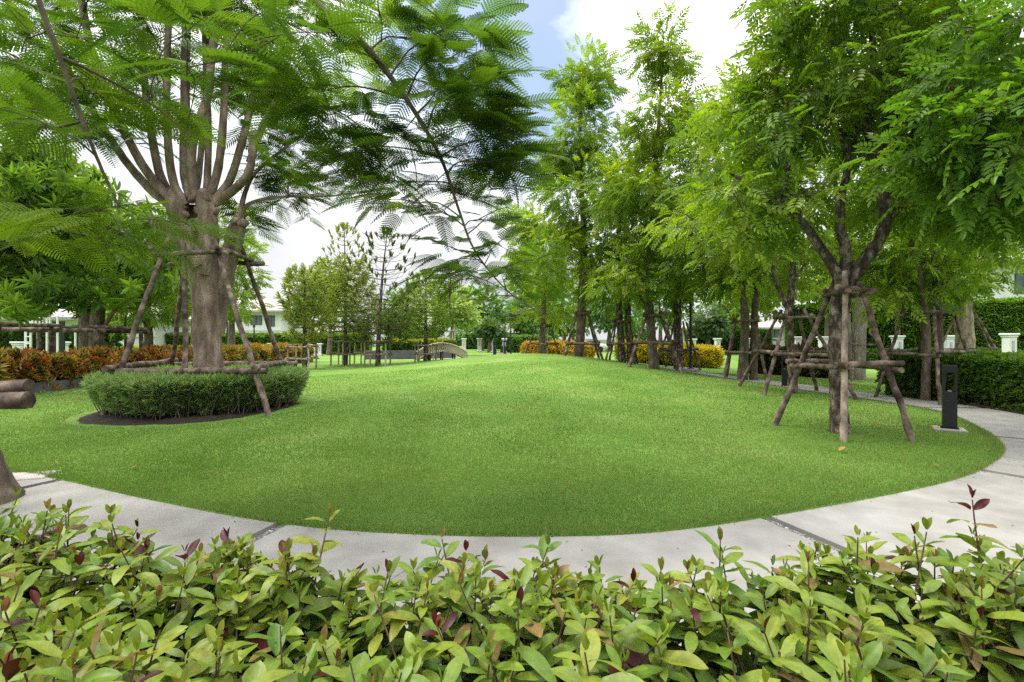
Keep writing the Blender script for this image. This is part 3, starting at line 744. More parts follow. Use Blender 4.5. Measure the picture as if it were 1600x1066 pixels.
rtree('slim dark tree forking above its stakes, just behind the nearest staked tree', 1238, 11.8,
      [([(1240, 620), (1236, 560), (1234, 510), (1232, 470)], [.13, .105, .10, .10]), ([(1234, 480), (1238, 430), (1240, 340), (1236, 260), (1230, 180)], [.1, .085, .07, .05, .02]),
       ([(1230, 480), (1212, 440), (1205, 400), (1190, 350), (1160, 290)], [.07, .06, .05, .04, .02]), ([(1240, 440), (1262, 408), (1285, 395)], [.04, .03, .015])],
      [(1130, 300, 12, 95, 90, 1.8, 20), (1225, 200, 12.6, 100, 100, 1.8, 19), (1190, 400, 12.3, 80, 45, 1.5, 10), (1160, 170, 12.2, 50, 60, 1.4, 8), (1290, 330, 12.8, 70, 60, 1.2, 8), (1250, 90, 12.2, 60, 50, 1.3, 5)], 31, .62, 1.15,
      (1.35, 2.05, .25, [(1.0, 1), (1.88, .9)], .62, .043), 'bark_dark', w=LIGHT, slabel='wide spread log stakes between the path and the nearest staked tree')
rtree('twin trunked brown tree standing before the dark croton clump', 1165, 15.6,
      [([(1160, 597), (1162, 550), (1164, 500), (1160, 460), (1150, 400), (1130, 320)], [.2, .16, .15, .12, .08, .03]), ([(1178, 596), (1178, 540), (1180, 480), (1188, 400), (1180, 300)], [.15, .13, .12, .09, .03])],
      [(1110, 400, 15.8, 70, 50, 1.8, 12), (1185, 420, 15.8, 70, 45, 1.6, 10), (1120, 260, 15.8, 60, 100, 1.8, 16), (1190, 300, 16, 60, 80, 1.8, 12), (1130, 190, 15.8, 30, 40, 1.1, 4)], 36, .72, 1.3,
      (.85, 2.0, .4, [(.88, 1), (1.92, .9)], .3, .041), slabel='stake frame around the twin trunks before the dark crotons')
rtree('twin trunked tree rising behind the clipped hedge right of the nearest stakes', 1450, 10.9,
      [([(1446, 620), (1448, 560), (1446, 500), (1438, 440), (1420, 370), (1400, 310)], [.11, .095, .09, .085, .06, .025]), ([(1470, 620), (1468, 560), (1466, 490), (1462, 430), (1460, 340), (1480, 260)], [.11, .095, .09, .085, .06, .025]),
       ([(1440, 450), (1415, 420), (1390, 410)], [.04, .03, .01])],
      [(1440, 395, 11, 100, 45, 1.5, 14), (1420, 290, 11.2, 100, 70, 1.6, 16), (1520, 330, 11.2, 90, 80, 1.6, 14), (1500, 425, 11, 30, 30, 1.0, 4), (1385, 440, 11.4, 40, 40, 1, 5)], 36, .58, 1.1,
      (.95, 2.1, .42, [(1.06, 1), (1.95, .9)], -.5, .037), slabel='stake frame behind the clipped hedge and right of the nearest stakes')
rtree('thick pale trunk bound with slats near the green wall at far right', 1508, 15.5,
      [([(1508, 600), (1508, 550), (1506, 500), (1505, 450), (1510, 380)], [.34, .28, .26, .24, .1])],
      [(1505, 400, 15.6, 45, 45, 1.7, 9), (1460, 440, 15.8, 50, 40, 1.5, 6), (1530, 330, 15.8, 80, 50, 1.7, 10)], 34, .72, 1.3, (1.5, 2.2, .3, [(1.1, .6)], .1, .035), 'pole_pale', slabel='thin long stakes around the thick pale trunk by the green wall')
rtree('pale rough trunk seen between the nearest stakes and the green wall', 1342, 16.5,
      [([(1340, 590), (1341, 540), (1345, 490), (1350, 440), (1345, 360)], [.3, .26, .25, .2, .08]), ([(1330, 585), (1328, 540), (1326, 490)], [.08, .07, .06])],
      [(1330, 420, 16.8, 70, 45, 1.7, 12), (1370, 380, 17, 60, 50, 1.7, 8)], 34, .75, 1.3, (1.3, 1.6, .3, [(1.2, .6)], .8, .03), 'bark_limb', slabel='thin rail frame around the pale rough trunk by the green wall')
rtree('tall narrow tree with a peaked bright crown right of the lawn mound', 1022, 17.6,
      [([(1022, 584), (1019, 545), (1016, 500), (1012, 440), (1018, 340), (1026, 230), (1034, 110), (1036, 50)], [.23, .19, .18, .15, .11, .08, .05, .02])],
      [(1037, 90, 17.6, 30, 45, .8, 9), (1032, 190, 17.6, 48, 60, 1.2, 13), (1020, 310, 17.6, 80, 70, 1.9, 22), (1060, 410, 17.6, 80, 50, 1.8, 14), (985, 420, 17.6, 60, 45, 1.6, 9), (960, 300, 17.8, 40, 60, 1.2, 8)], 46, .7, 1.3,
      (1.25, 2.1, .3, [(.98, 1.05), (1.98, .95)], .55, .055), 'bark_brown', w=LIGHT, slabel='stake frame around the tall peaked tree right of the mound')
rtree('tallest tree on the mound with a dark straight trunk and clustered crown', 910, 21.5,
      [([(903, 566), (906, 530), (909, 480), (911, 420), (911, 340), (905, 240), (908, 160), (910, 110)], [.27, .23, .23, .2, .15, .11, .07, .02])],
      [(912, 135, 21.5, 36, 40, 1.0, 11), (905, 215, 21.5, 50, 50, 1.4, 13), (900, 310, 21.5, 62, 60, 1.8, 18), (930, 410, 21.5, 50, 45, 1.6, 10), (862, 400, 21.5, 40, 50, 1.4, 9), (875, 250, 21.5, 25, 40, 1, 4)], 48, .78, 1.45,
      (1.15, 2.05, .3, [(.62, 1.1), (1.95, 1)], .7, .055), 'bark_brown', w=(.15, .32, .33, .2), slabel='stake frame on the mound around the tallest dark straight trunk')
rtree('small bright yellow green tree at the left end of the staked row', 848, 27,
      [([(847, 562), (848, 530), (849, 500), (850, 440), (848, 350)], [.3, .24, .2, .13, .04])],
      [(850, 360, 27, 42, 45, 1.7, 11), (845, 430, 27, 55, 40, 1.9, 12), (855, 485, 27, 35, 18, 1.4, 5), (815, 370, 27.5, 25, 40, 1.3, 5)], 44, .9, 1.6,
      (1.05, 1.75, .3, [(.62, 1), (1.62, .9)], .2, .05), w=(.1, .25, .35, .3), slabel='narrow stake frame at the left end of the staked row')
rtree('dark leaning twin trunks behind the tall peaked tree', 972, 20.5,
      [([(972, 580), (971, 540), (968, 490), (965, 400), (970, 300)], [.2, .17, .15, .1, .03]), ([(986, 582), (984, 540), (982, 480), (990, 380)], [.17, .15, .13, .04])],
      [(968, 380, 20.8, 50, 60, 1.8, 14), (975, 270, 20.8, 40, 70, 1.6, 10), (960, 460, 20.8, 50, 30, 1.6, 8)], 32, .8, 1.45, (.85, 1.85, .35, [(.8, 1), (1.75, .9)], .45, .045), 'bark_dark', w=(.4, .38, .18, .04), slabel='dark stake frame half hidden behind the tall peaked tree')
rtree('dark trunked tree just behind the tall black lamp post', 1060, 19.5,
      [([(1060, 582), (1060, 540), (1058, 480), (1062, 400), (1075, 280)], [.24, .2, .18, .12, .03])],
      [(1075, 330, 19.8, 55, 70, 1.8, 14), (1075, 440, 19.8, 60, 40, 1.7, 10), (1105, 240, 20, 40, 60, 1.5, 8)], 32, .8, 1.45, (1.0, 1.9, .35, [(.8, 1)], .2, .045), 'bark_dark', w=(.35, .38, .2, .07), slabel='dark stakes behind the tall black lamp post')
# near tree out of frame at right; only its crown reaches in
T = Tree('young_tree', 'near tree whose big dark leaves fill the upper right corner', (8.5, 4.9, .02), 'bark_brown')
nb = np.array([8.5, 4.9, 0])
T.limb([nb, nb+(-.05, 0, 1), nb+(-.1, .05, 2), nb+(-.4, .1, 3)], 0, 0, 10, .05, taper=[.16, .13, .12, .1])
T.limb([nb+(-.4, .1, 3), nb+(-1.6, .2, 3.4), nb+(-3, .2, 3.8)], .07, .02)
T.limb([nb+(-.4, .1, 3), nb+(-1.2, .2, 4), nb+(-2.2, .2, 5)], .07, .02)
leafy(T, [(1560, 200, 5.0, 120, 110, .7, 20), (1580, 310, 5.2, 80, 40, .6, 7), (1470, 250, 5.4, 60, 60, .5, 6), (1600, 60, 5.0, 110, 70, .7, 12), (1760, 150, 5, 120, 150, .8, 14)], T_PIN, 24, .38, .95, [(.085, .18, .018), (.13, .24, .022), (.19, .30, .026)], [.4, .4, .2], minz=2.6)
T.done('leaf')

# ------------------------------------------------------------------ left broadleaf trees
def ltree(name, label, px, d, trunks, ells, ns, cr, sc, tpl, cols, w, bark='bark_brown', minz=1.5, yel=0., leaf='leaf', droop=.2):
    b = ground(px, d); T = Tree(name, label, b, bark)
    for pts, r in trunks:
        P = [W(x, y, d+(dd[0] if dd else 0)) for x, y, *dd in pts]
        T.limb(P, 0, 0, 9, .05, .05, taper=r)
    leafy(T, ells, tpl, ns, cr, sc, cols, w, minz=minz, yel=yel, droop=droop); T.done(leaf); return T
LG = [(.075, .145, .02), (.125, .215, .027), (.19, .295, .04), (.25, .345, .06)]
ltree('broadleaf_tree', 'whorl leaved tree at far left over the log rail', -30, 12.6, [([(-30, 610), (-25, 540), (-10, 480), (20, 430), (60, 380)], [.2, .17, .15, .1, .05]), ([(-10, 480), (-20, 400), (-10, 320)], [.12, .08, .04])],
      [(20, 320, 12.6, 90, 60, 1.6, 22), (60, 400, 12.4, 90, 50, 1.4, 18), (40, 260, 12.8, 50, 40, 1.2, 9), (60, 468, 12, 60, 18, .8, 7), (130, 330, 12.8, 40, 40, 1.2, 7)], 13, .58, 1.05, T_ROS, LG, [.3, .35, .25, .1], bark='bark_dark')
ltree('broadleaf_tree', 'twin grey trunks rising through the long log rail at left', 140, 17, [([(135, 590), (137, 540), (134, 490), (125, 440), (110, 390)], [.3, .25, .22, .16, .06]), ([(152, 590), (150, 540), (154, 480), (170, 430), (200, 380)], [.28, .24, .2, .14, .05]), ([(158, 520), (176, 490), (196, 470)], [.07, .06, .03])],
      [(130, 400, 17.2, 70, 60, 2, 18), (190, 380, 17.2, 60, 60, 2, 14), (170, 450, 17, 90, 28, 2, 14), (100, 300, 17.4, 60, 50, 1.8, 9)], 14, .78, 1.25, T_ROSF, LG, [.25, .35, .28, .12])
ltree('broadleaf_tree', 'light green tree just left of the big grey trunk', 232, 21, [([(232, 575), (232, 520), (230, 470), (240, 410)], [.2, .17, .13, .04])],
      [(235, 430, 21, 60, 60, 2, 20), (215, 490, 21, 60, 18, 1.6, 8), (265, 380, 21.5, 40, 50, 1.6, 9), (190, 400, 21.5, 40, 50, 1.6, 7)], 36, .85, 1.5, T_PIN, GREENS, [.15, .3, .35, .2])
ltree('broadleaf_tree', 'light green tree behind the big grey trunk and its right stakes', 362, 29, [([(362, 560), (362, 520), (363, 470), (362, 420)], [.22, .19, .14, .05])],
      [(366, 425, 29, 28, 42, 1.8, 14), (358, 370, 29, 25, 40, 1.6, 7), (378, 478, 29, 16, 12, 1.0, 4)], 36, 1.0, 1.8, T_PIN, GREENS, [.1, .3, .35, .25])
rail = [('long log rail on posts around the twin grey trunks at left', 145, 16.6, 42, .95), ('log rail on thick posts at the far left over the crotons', -12, 13.2, 46, .85)]
for lab, px, d, hw, dep in rail:
    c = ground(px, d); rt = thing('tree_support', lab, 'tree support', c, 'log rail frames'); x0 = hw*d/F
    for sx in (-1, 1):
        for sy in (-1, 1):
            mb = MB(); p = c+np.array([sx*x0, sy*dep, 0]); tube(mb, crom([p, p+(0.02, 0, .8), p+(0, 0, 1.68)], 10), [.075, .07], 9, rough=.05); mb.build('pole', 'pole', rt, c)
    for z in ((1.68, .5) if px < 0 else (1.68,)):
        for s in (-1, 1):
            mb = MB(); a = c+np.array([-x0-.3, s*dep, z]); b = c+np.array([x0+.25, s*dep+.05, z-.02]); tube(mb, crom(np.linspace(a, b, 5)+R_.normal(0, .012, (5, 3)), 18), .075, 9, rough=.06); mb.build('crossbar', 'pole', rt, c)
            mb = MB(); a = c+np.array([s*x0, -dep-.25, z+.1]); b = c+np.array([s*x0, dep+.25, z+.08]); tube(mb, crom(np.linspace(a, b, 5)+R_.normal(0, .012, (5, 3)), 14), .06, 9, rough=.06); mb.build('crossbar', 'pole', rt, c)

# ------------------------------------------------------------------ conifers
def conifer(label, px, d, htop, lean, whorls, prof, dense, cols, w, z0=1.6, r0=.13, nsc=1., tufts=True):
    b = ground(px, d); T = Tree('conifer', label, b, 'bark_dark'); hh = H-(htop-CY)/F*d - b[2]
    tk = T.limb([b+(0, 0, -.05), b+(lean*.2, 0, hh*.35), b+(lean*.55, 0, hh*.7), b+np.array([lean, 0, hh])], r0, .015, 8, .04, 0, 30)
    pos = []; ax = []
    for k in range(whorls):
        u = k/(whorls-1); z = z0+(hh-z0-.05)*u**.95; i = np.abs(tk[:, 2]-b[2]-z).argmin(); o = tk[i]
        nb_ = R_.integers(5, 8); a0 = U(0, 6.28); R = np.interp(u, *prof)
        for j in range(nb_):
            L = R*U(.75, 1.15); a = a0+j*2*math.pi/nb_+U(-.15, .15); dv = np.array([math.cos(a), math.sin(a), 0])
            lift = .15+.45*u
            P = crom([o, o+dv*L*.5+(0, 0, L*.08*(1 if u > .5 else -.5)), o+dv*L*.85+(0, 0, L*lift*.5), o+dv*L+(0, 0, L*lift)], 9)
            tube(T.mb, P, [.022*(1-u*.6), .006], 4, cap=False)
            if dense(u) > 0:
                m = int(dense(u)*L); t = U(.2, 1, m); q = np.array([np.interp(t, np.linspace(0, 1, 9), P[:, c]) for c in range(3)]).T
                sd = np.cross(dv, [0, 0, 1.]); s = R_.choice([-1, 1], m)
                off = unit(sd[None]*s[:, None]*U(.4, 1, m)[:, None]+dv*U(.2, .8, m)[:, None]+np.array([0, 0, 1])*U(-.2, .5, m)[:, None])
                pos.append(q+off*(U(0, .32, m)*L*.5)[:, None]); ax.append(off+R_.normal(0, .25, (m, 3)))
            if tufts:
                m = 9; t = U(.82, 1.02, m); q = P[-1]+(P[-1]-P[-3])*(t-1)[:, None]*2
                pos.append(q+R_.normal(0, .02, (m, 3))); ax.append(np.tile(unit(P[-1]-P[-3])+np.array([0, 0, .5]), (m, 1))+R_.normal(0, .3, (m, 3)))
    m = 16; pos.append(tk[-1]+R_.normal(0, .03, (m, 3))); ax.append(rnd_dir(m, .2, 1))
    pos = np.concatenate(pos); ax = unit(np.concatenate(ax)); n = len(pos)
    inst(T.lf, T_NEED, pos, frames(ax, rnd_dir(n)), nsc*U(.7, 1.3, n), mixcol(n, cols, w), cj=.1)
    T.done('leaf')
OL = [(.27, .32, .10), (.36, .41, .14), (.44, .46, .19), (.24, .35, .11)]
conifer('tall dense olive conifer with a sparse pointed top', 540, 25, 358, -.05, 24, ([0, .2, .45, .7, .82, 1], [1.85, 1.8, 1.4, 1.0, .85, .2]), lambda u: 46 if u < .68 else 0, OL, [.25, .35, .3, .1], z0=1.5, nsc=1.0)
conifer('spindly conifer with bare branches tufted at their tips', 590, 22.6, 366, .45, 19, ([0, .2, .5, .8, 1], [1.3, 1.5, 1.5, 1.15, .2]), lambda u: 34 if u < .25 else 0, [(.09, .12, .055), (.15, .18, .075)], [.5, .5], z0=1.2, nsc=1.05)
conifer('short conifer with an upswept olive crown left of the tall one', 476, 22, 428, 0, 16, ([0, .3, .6, .85, 1], [.6, .85, .95, .85, .35]), lambda u: 18 if u < .4 else 40, OL, [.2, .4, .3, .1], z0=1.2, nsc=1.1)
conifer('slim pale olive conifer beside the arched footbridge', 665, 25, 432, 0, 18, ([0, .3, .6, .85, 1], [1.1, 1.5, 1.2, .7, .2]), lambda u: 30 if u < .85 else 0, [(.25, .34, .09), (.32, .41, .13), (.38, .45, .17)], [.3, .4, .3], z0=1.2, nsc=1.15)
def cage(label, px, d, hw, hgt=1.25):
    c = ground(px, d); rt = thing('tree_support', label, 'tree support', c, 'square stake cages around the conifers'); x0 = hw*d/F
    k = 0
    for sx in (-1, 0, 1):
        for sy in (-1, 1):
            if sx == 0 and hw < 17: continue
            mb = MB(); p = c+np.array([sx*x0, sy*x0*.9, -.03]); tube(mb, crom([p, p+(.01, 0, hgt*.5), p+(R_.normal(0, .015), 0, hgt)], 8), [.04, .035], 7, rough=.05); mb.build('pole', 'rail_pale' if k % 3 else 'pole_pale', rt, c); k += 1
    for z in (hgt-.03, hgt*.46):
        for s in (-1, 1):
            mb = MB(); a = c+np.array([-x0-.12, s*x0*.95, z]); b = c+np.array([x0+.12, s*x0*.95, z]); tube(mb, crom(np.linspace(a, b, 4)+R_.normal(0, .01, (4, 3)), 10), .036, 7, rough=.06); mb.build('crossbar', 'pole_pale', rt, c)
            mb = MB(); a = c+np.array([s*x0*.98, -x0-.1, z+.06]); b = c+np.array([s*x0*.98, x0+.1, z+.06]); tube(mb, crom(np.linspace(a, b, 4)+R_.normal(0, .01, (4, 3)), 10), .034, 7, rough=.06); mb.build('crossbar', 'pole_pale', rt, c)
cage('square stake cage at the foot of the tall dense conifer', 541, 25, 18, 1.25)
cage('square stake cage at the foot of the spindly conifer', 590, 22.6, 16, 1.2)
cage('square stake cage at the foot of the short upswept conifer', 472, 21.5, 16, 1.05)
cage('low stake cage at the foot of the pale conifer by the footbridge', 665, 25, 14, .85)

# ------------------------------------------------------------------ background trees
def bg(label, px, d, top, hw, base_y=470, n=22, cols=GREENS, w=(.3, .35, .25, .1), ns=60, trunk=True, grp='trees behind the park'):
    b = ground(px, d); T = Tree('background_tree', label, b, 'bark_brown', grp)
    c = (top+base_y)/2; hh = (base_y-top)/2
    T.limb([b+(0, 0, -.2), W(px+2, 520, d), W(px, c, d)], .22*d/40+.05, .05, 7)
    rm = hw*d/F
    leafy(T, [(px, c, d, hw*.82, hh*.8, rm*.8, n), (px+hw*.2, c+hh*.3, d, hw*.75, hh*.5, rm*.7, n//2)], T_DIA, ns, max(.8, rm*.34), 1.0*d/40+.35, cols, list(w), minz=1.2)
    T.done('leaf')
DK = [(.08, .165, .045), (.12, .22, .06), (.17, .28, .075)]
bg('dark broad tree directly behind the tall dense conifer', 514, 42, 402, 24, 490, 14, GREENS, (.2, .4, .3, .1))
bg('rounded dark tree beside the white house with hipped roof', 478, 70, 432, 20, 515, 12, DK, (.4, .4, .2))
bg('layered dark green tree right of the spindly conifer', 622, 44, 448, 30, 528, 16, DK, (.3, .4, .3))
bg('olive tree above the arched footbridge', 705, 40, 445, 42, 515, 18, [(.24, .32, .08), (.3, .38, .12), (.36, .43, .15)], (.3, .4, .3))
bg('dark tree behind the hanging frond tips', 752, 58, 440, 40, 530, 20, DK, (.5, .35, .15))
bg('grey green tree at the far end of the lawn', 765, 50, 500, 22, 525, 10, [(.08, .13, .06), (.12, .18, .09)], (.5, .5))
bg('dark tree behind the small bright staked tree', 815, 64, 420, 42, 535, 22, DK, (.35, .4, .25))
bg('tree between the far lamp posts and the tallest tree', 880, 60, 430, 48, 530, 22, DK, (.4, .4, .2))
bg('dark tree behind the tallest tree on the mound', 950, 55, 400, 50, 530, 22, DK, (.4, .4, .2))
bg('tree behind the peaked tree and the orange crotons', 1030, 50, 380, 55, 525, 24, DK, (.4, .4, .2))
bg('grey green tree behind the tall black lamp post', 1105, 42, 470, 30, 530, 12, [(.07, .12, .05), (.11, .17, .08)], (.5, .5))
bg('tree before the pale grey house beyond the lamp post', 1140, 46, 440, 40, 528, 18, GREENS, (.4, .35, .2, .05))
bg('tree behind the twin trunks and dark crotons', 1180, 34, 340, 60, 512, 28, GREENS, (.4, .35, .2, .05))
bg('tree overhanging the green wall behind the nearest stakes', 1290, 29, 330, 60, 505, 26, GREENS, (.35, .35, .25, .05))
bg('tree overhanging the green wall behind the clipped hedge', 1400, 27, 340, 60, 490, 26, GREENS, (.35, .35, .25, .05))
bg('tree by the white house at the right edge', 1470, 32, 330, 50, 430, 14, GREENS, (.35, .35, .25, .05))
bg('far tree behind the white climbing frame at left', 60, 34, 380, 60, 480, 22, DK, (.3, .4, .3))
bg('far tree left of the hipped roof', 300, 40, 400, 50, 510, 22, GREENS, (.35, .35, .2, .1))
for i, (px, lab) in enumerate([(655, 'small far tree left of the footbridge'), (725, 'small far tree right of the footbridge'), (845, 'small far tree behind the leftmost stake frame'), (985, 'small far tree behind the dark twin trunks')]):
    bg(lab, px, 75, 490, 28, 545, 10, DK, (.4, .4, .2), ns=50)

# ------------------------------------------------------------------ hedges
def hedge(label, line, width, height, tpl, sc, cols, w, n, core='core', name='hedge', leaf='leaf', z0=.0, lo=.12, cat='hedge', rand=.5, up=.5, bumpy=.05, topcols=None, group=None, stems=0):
    L = crom([(*p, 0) for p in line], 60); L[:, 2] = hz0(L[:, 0], L[:, 1])+z0
    s = np.concatenate([[0], np.cumsum(np.linalg.norm(np.diff(L, axis=0), axis=1))]); c = L[30]
    rt = thing(name, label, cat, c, group)
    tgt = unit(np.gradient(L[:, :2], axis=0)); nn = np.stack([tgt[:, 1], -tgt[:, 0]], -1)
    per = 2*height+width
    lf = MB()
    def put(n, u, v):                     # u along, v around the section: side, top, side
        x = np.interp(u, s, np.arange(60)); i = np.clip(x.astype(int), 0, 58); f = (x-i)[:, None]
        p = L[i]*(1-f)+L[i+1]*f; q = nn[i]
        a = np.where(v < height, -width/2, np.where(v > height+width, width/2, v-height-width/2))
        zz = np.where(v < height, v, np.where(v > height+width, per-v, height))
        out = np.where((v < height)[:, None], np.c_[-q, np.full(n, .1)], np.where((v > height+width)[:, None], np.c_[q, np.full(n, .1)], np.tile([0, 0, 1.], (n, 1))))
        bmp = bumpy*(np.sin(u*2.3+v*3)+np.sin(u*5.1-v*4.2))*.5+R_.normal(0, .035, n)
        pos = p+np.c_[q*a[:, None], zz]+out*bmp[:, None]
        return pos, out, zz
    u = U(0, s[-1], n); v = U(0, per, n); pos, out, zz = put(n, u, v)
    k = (zz > lo) | (U(0, 1, n) < .35); pos, out, zz = pos[k], out[k], zz[k]
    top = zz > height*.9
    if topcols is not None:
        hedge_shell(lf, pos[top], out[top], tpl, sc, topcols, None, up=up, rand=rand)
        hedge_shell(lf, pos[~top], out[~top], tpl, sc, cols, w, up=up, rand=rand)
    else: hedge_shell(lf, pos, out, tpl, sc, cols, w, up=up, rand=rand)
    m = max(150, n//18)                   # end faces
    for e in (0, 59):
        a = U(-width/2, width/2, m); z = U(lo, height, m); o = np.array([*tgt[e], .1])*(1 if e else -1)
        pos = L[e]+np.c_[nn[e][None]*a[:, None], z]+o*R_.normal(0, .04, m)[:, None]
        hedge_shell(lf, pos, np.tile(o, (m, 1)), tpl, sc, cols, w, up=up, rand=rand)
    lf.build('foliage', leaf, rt, c)
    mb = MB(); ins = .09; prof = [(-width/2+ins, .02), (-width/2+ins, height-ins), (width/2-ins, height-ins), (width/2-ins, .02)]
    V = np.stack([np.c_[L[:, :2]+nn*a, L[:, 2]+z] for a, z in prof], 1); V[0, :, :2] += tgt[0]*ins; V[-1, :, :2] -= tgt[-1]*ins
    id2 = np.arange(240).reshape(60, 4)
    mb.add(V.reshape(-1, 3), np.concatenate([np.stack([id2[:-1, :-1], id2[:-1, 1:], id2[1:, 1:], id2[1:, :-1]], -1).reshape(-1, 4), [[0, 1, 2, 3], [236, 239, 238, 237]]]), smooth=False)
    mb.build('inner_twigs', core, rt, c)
    if stems:
        mb = MB()
        for k in range(stems):
            uu = U(0, s[-1]); i = int(np.clip(np.searchsorted(s, uu), 0, 59)); sd = R_.choice([-1, 1]); p = L[i]+np.array([*(nn[i]*sd*(width/2-.06)), .0]); t = p+np.array([U(-.12, .12), U(-.12, .12), height*U(.4, .75)])+np.array([*(nn[i]*sd*.06), 0])
            tube(mb, crom([p, (p+t)/2+R_.normal(0, .03, 3), t], 5), [.011, .004], 4, cap=False)
        mb.build('stems', 'twig', rt, c)
    return rt
hl = np.array([inner[i]+nrm[i]*(PW+.72) for i in np.linspace(iR0+4, iR1, 14).astype(int)])
HG = [(.055, .12, .018), (.08, .17, .022), (.12, .22, .028)]
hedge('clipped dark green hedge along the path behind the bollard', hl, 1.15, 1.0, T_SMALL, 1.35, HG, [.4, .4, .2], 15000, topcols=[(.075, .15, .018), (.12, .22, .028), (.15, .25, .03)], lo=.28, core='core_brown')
# crotons
CR = [(.36, .08, .02), (.46, .20, .03), (.12, .025, .015), (.5, .42, .08), (.18, .25, .04), (.05, .06, .02)]
hedge('red and orange croton bed in the dark kerb at left', [(-13.15, 11.2), (-13.2, 15), (-13.2, 20)], 1.5, .78, T_CROT, 1.1, CR, [.16, .27, .12, .2, .15, .10], 4200, leaf='croton', core='core_brown', name='croton_hedge', lo=.3, z0=.02, up=.9, bumpy=.14)
hedge('amber croton bed stretching behind the right stakes of the big tree', [(-13.2, 20.2), (-13.1, 25), (-12.9, 29)], 1.5, .85, T_CROT, 1.3, CR, [.05, .25, .05, .25, .2, .2], 2400, leaf='croton', core='core_brown', name='croton_hedge', lo=.2, up=.8, bumpy=.1, topcols=[(.42, .2, .03), (.46, .36, .05), (.22, .24, .04)])
YC = [(.62, .52, .03), (.7, .6, .05), (.34, .4, .03), (.5, .32, .03)]
hedge('bright yellow croton row behind the tall black lamp post', [(9.6, 22.5), (7.7, 23), (5.6, 24.5)], 1.0, .8, T_CROT, 1.3, YC, [.35, .35, .2, .1], 1700, leaf='croton', core='core_brown', name='croton_hedge', lo=.15, up=.9, bumpy=.1)
hedge('orange croton row behind the stakes of the tallest tree', [(5.0, 31.5), (3.2, 33), (1.2, 35)], 1.1, .78, T_CROT, 1.5, [(.6, .32, .03), (.62, .48, .05), (.45, .18, .03), (.25, .28, .04)], [.33, .33, .17, .17], 1300, leaf='croton', core='core_brown', name='croton_hedge', lo=.1, up=.9, bumpy=.12)
hedge('dark brown croton clump behind the twin trunks', [(11.8, 17.0), (10.8, 18.2), (9.9, 19.6)], 1.0, .85, T_CROT, 1.2, [(.05, .035, .02), (.09, .05, .02), (.05, .075, .02), (.3, .2, .04)], [.4, .25, .25, .1], 1600, leaf='croton', core='core_brown', name='croton_hedge', lo=.15, up=.8, bumpy=.1)
# planter by the road at left, clipped hedges further off
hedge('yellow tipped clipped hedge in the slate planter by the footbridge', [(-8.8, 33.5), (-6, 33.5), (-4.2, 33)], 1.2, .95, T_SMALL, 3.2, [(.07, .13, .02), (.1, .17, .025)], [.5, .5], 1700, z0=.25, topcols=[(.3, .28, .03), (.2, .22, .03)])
hedge('long tall clipped hedge before the white house with hipped roof', [(-33, 44), (-24, 44.5), (-13.5, 45)], 1.4, 1.75, T_SMALL, 4.5, [(.11, .21, .03), (.16, .27, .04), (.09, .17, .03)], [.4, .3, .3], 5200)
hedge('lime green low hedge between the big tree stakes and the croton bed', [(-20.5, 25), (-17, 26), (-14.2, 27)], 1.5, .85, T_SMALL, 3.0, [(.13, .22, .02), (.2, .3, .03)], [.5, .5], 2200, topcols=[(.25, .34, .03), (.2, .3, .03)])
hedge('dark ivy clad hedge wall at far left behind the climbing frame', [(-38, 27), (-30, 28), (-24, 29)], 1.0, 2.0, T_SMALL, 4, [(.035, .08, .018), (.05, .11, .02)], [.5, .5], 3400)
hedge('clipped hedge block beyond the tall black lamp post', [(16.2, 44), (18.5, 44), (23, 43)], 1.0, 2.1, T_SMALL, 4.2, [(.035, .085, .02), (.055, .12, .025)], [.5, .5], 2600)
hedge('dark low hedge at the far end of the lawn beside the lamp posts', [(-.6, 50), (1.5, 49), (3.6, 48)], 1.2, 1.6, T_SMALL, 4.6, DK, [.4, .3, .3], 1500)
hedge('dark hedge closing off the far lawn behind the white posts', [(-6.5, 66), (-2, 66), (3, 65)], 1.5, 2.0, T_SMALL, 5.5, DK, [.4, .3, .3], 1800)
# creeper-covered wall at right
wa, wb = W(1760, 530, 25)[:2], W(1232, 530, 33)[:2]
hedge('tall garden wall covered in creeper behind the white pedestals', [wa, (wa+wb)/2, wb], .7, 3.55, T_SMALL, 3.4, [(.10, .20, .025), (.15, .27, .035), (.20, .33, .05)], [.35, .4, .25], 15000, name='creeper_wall', cat='wall', rand=.35, up=.25)
hedge('low clipped hedge strip at the foot of the creeper wall', [W(1760, 530, 22)[:2], W(1500, 530, 25)[:2], W(1240, 530, 29)[:2]], .8, .72, T_SMALL, 2.6, HG, [.4, .4, .2], 3200)

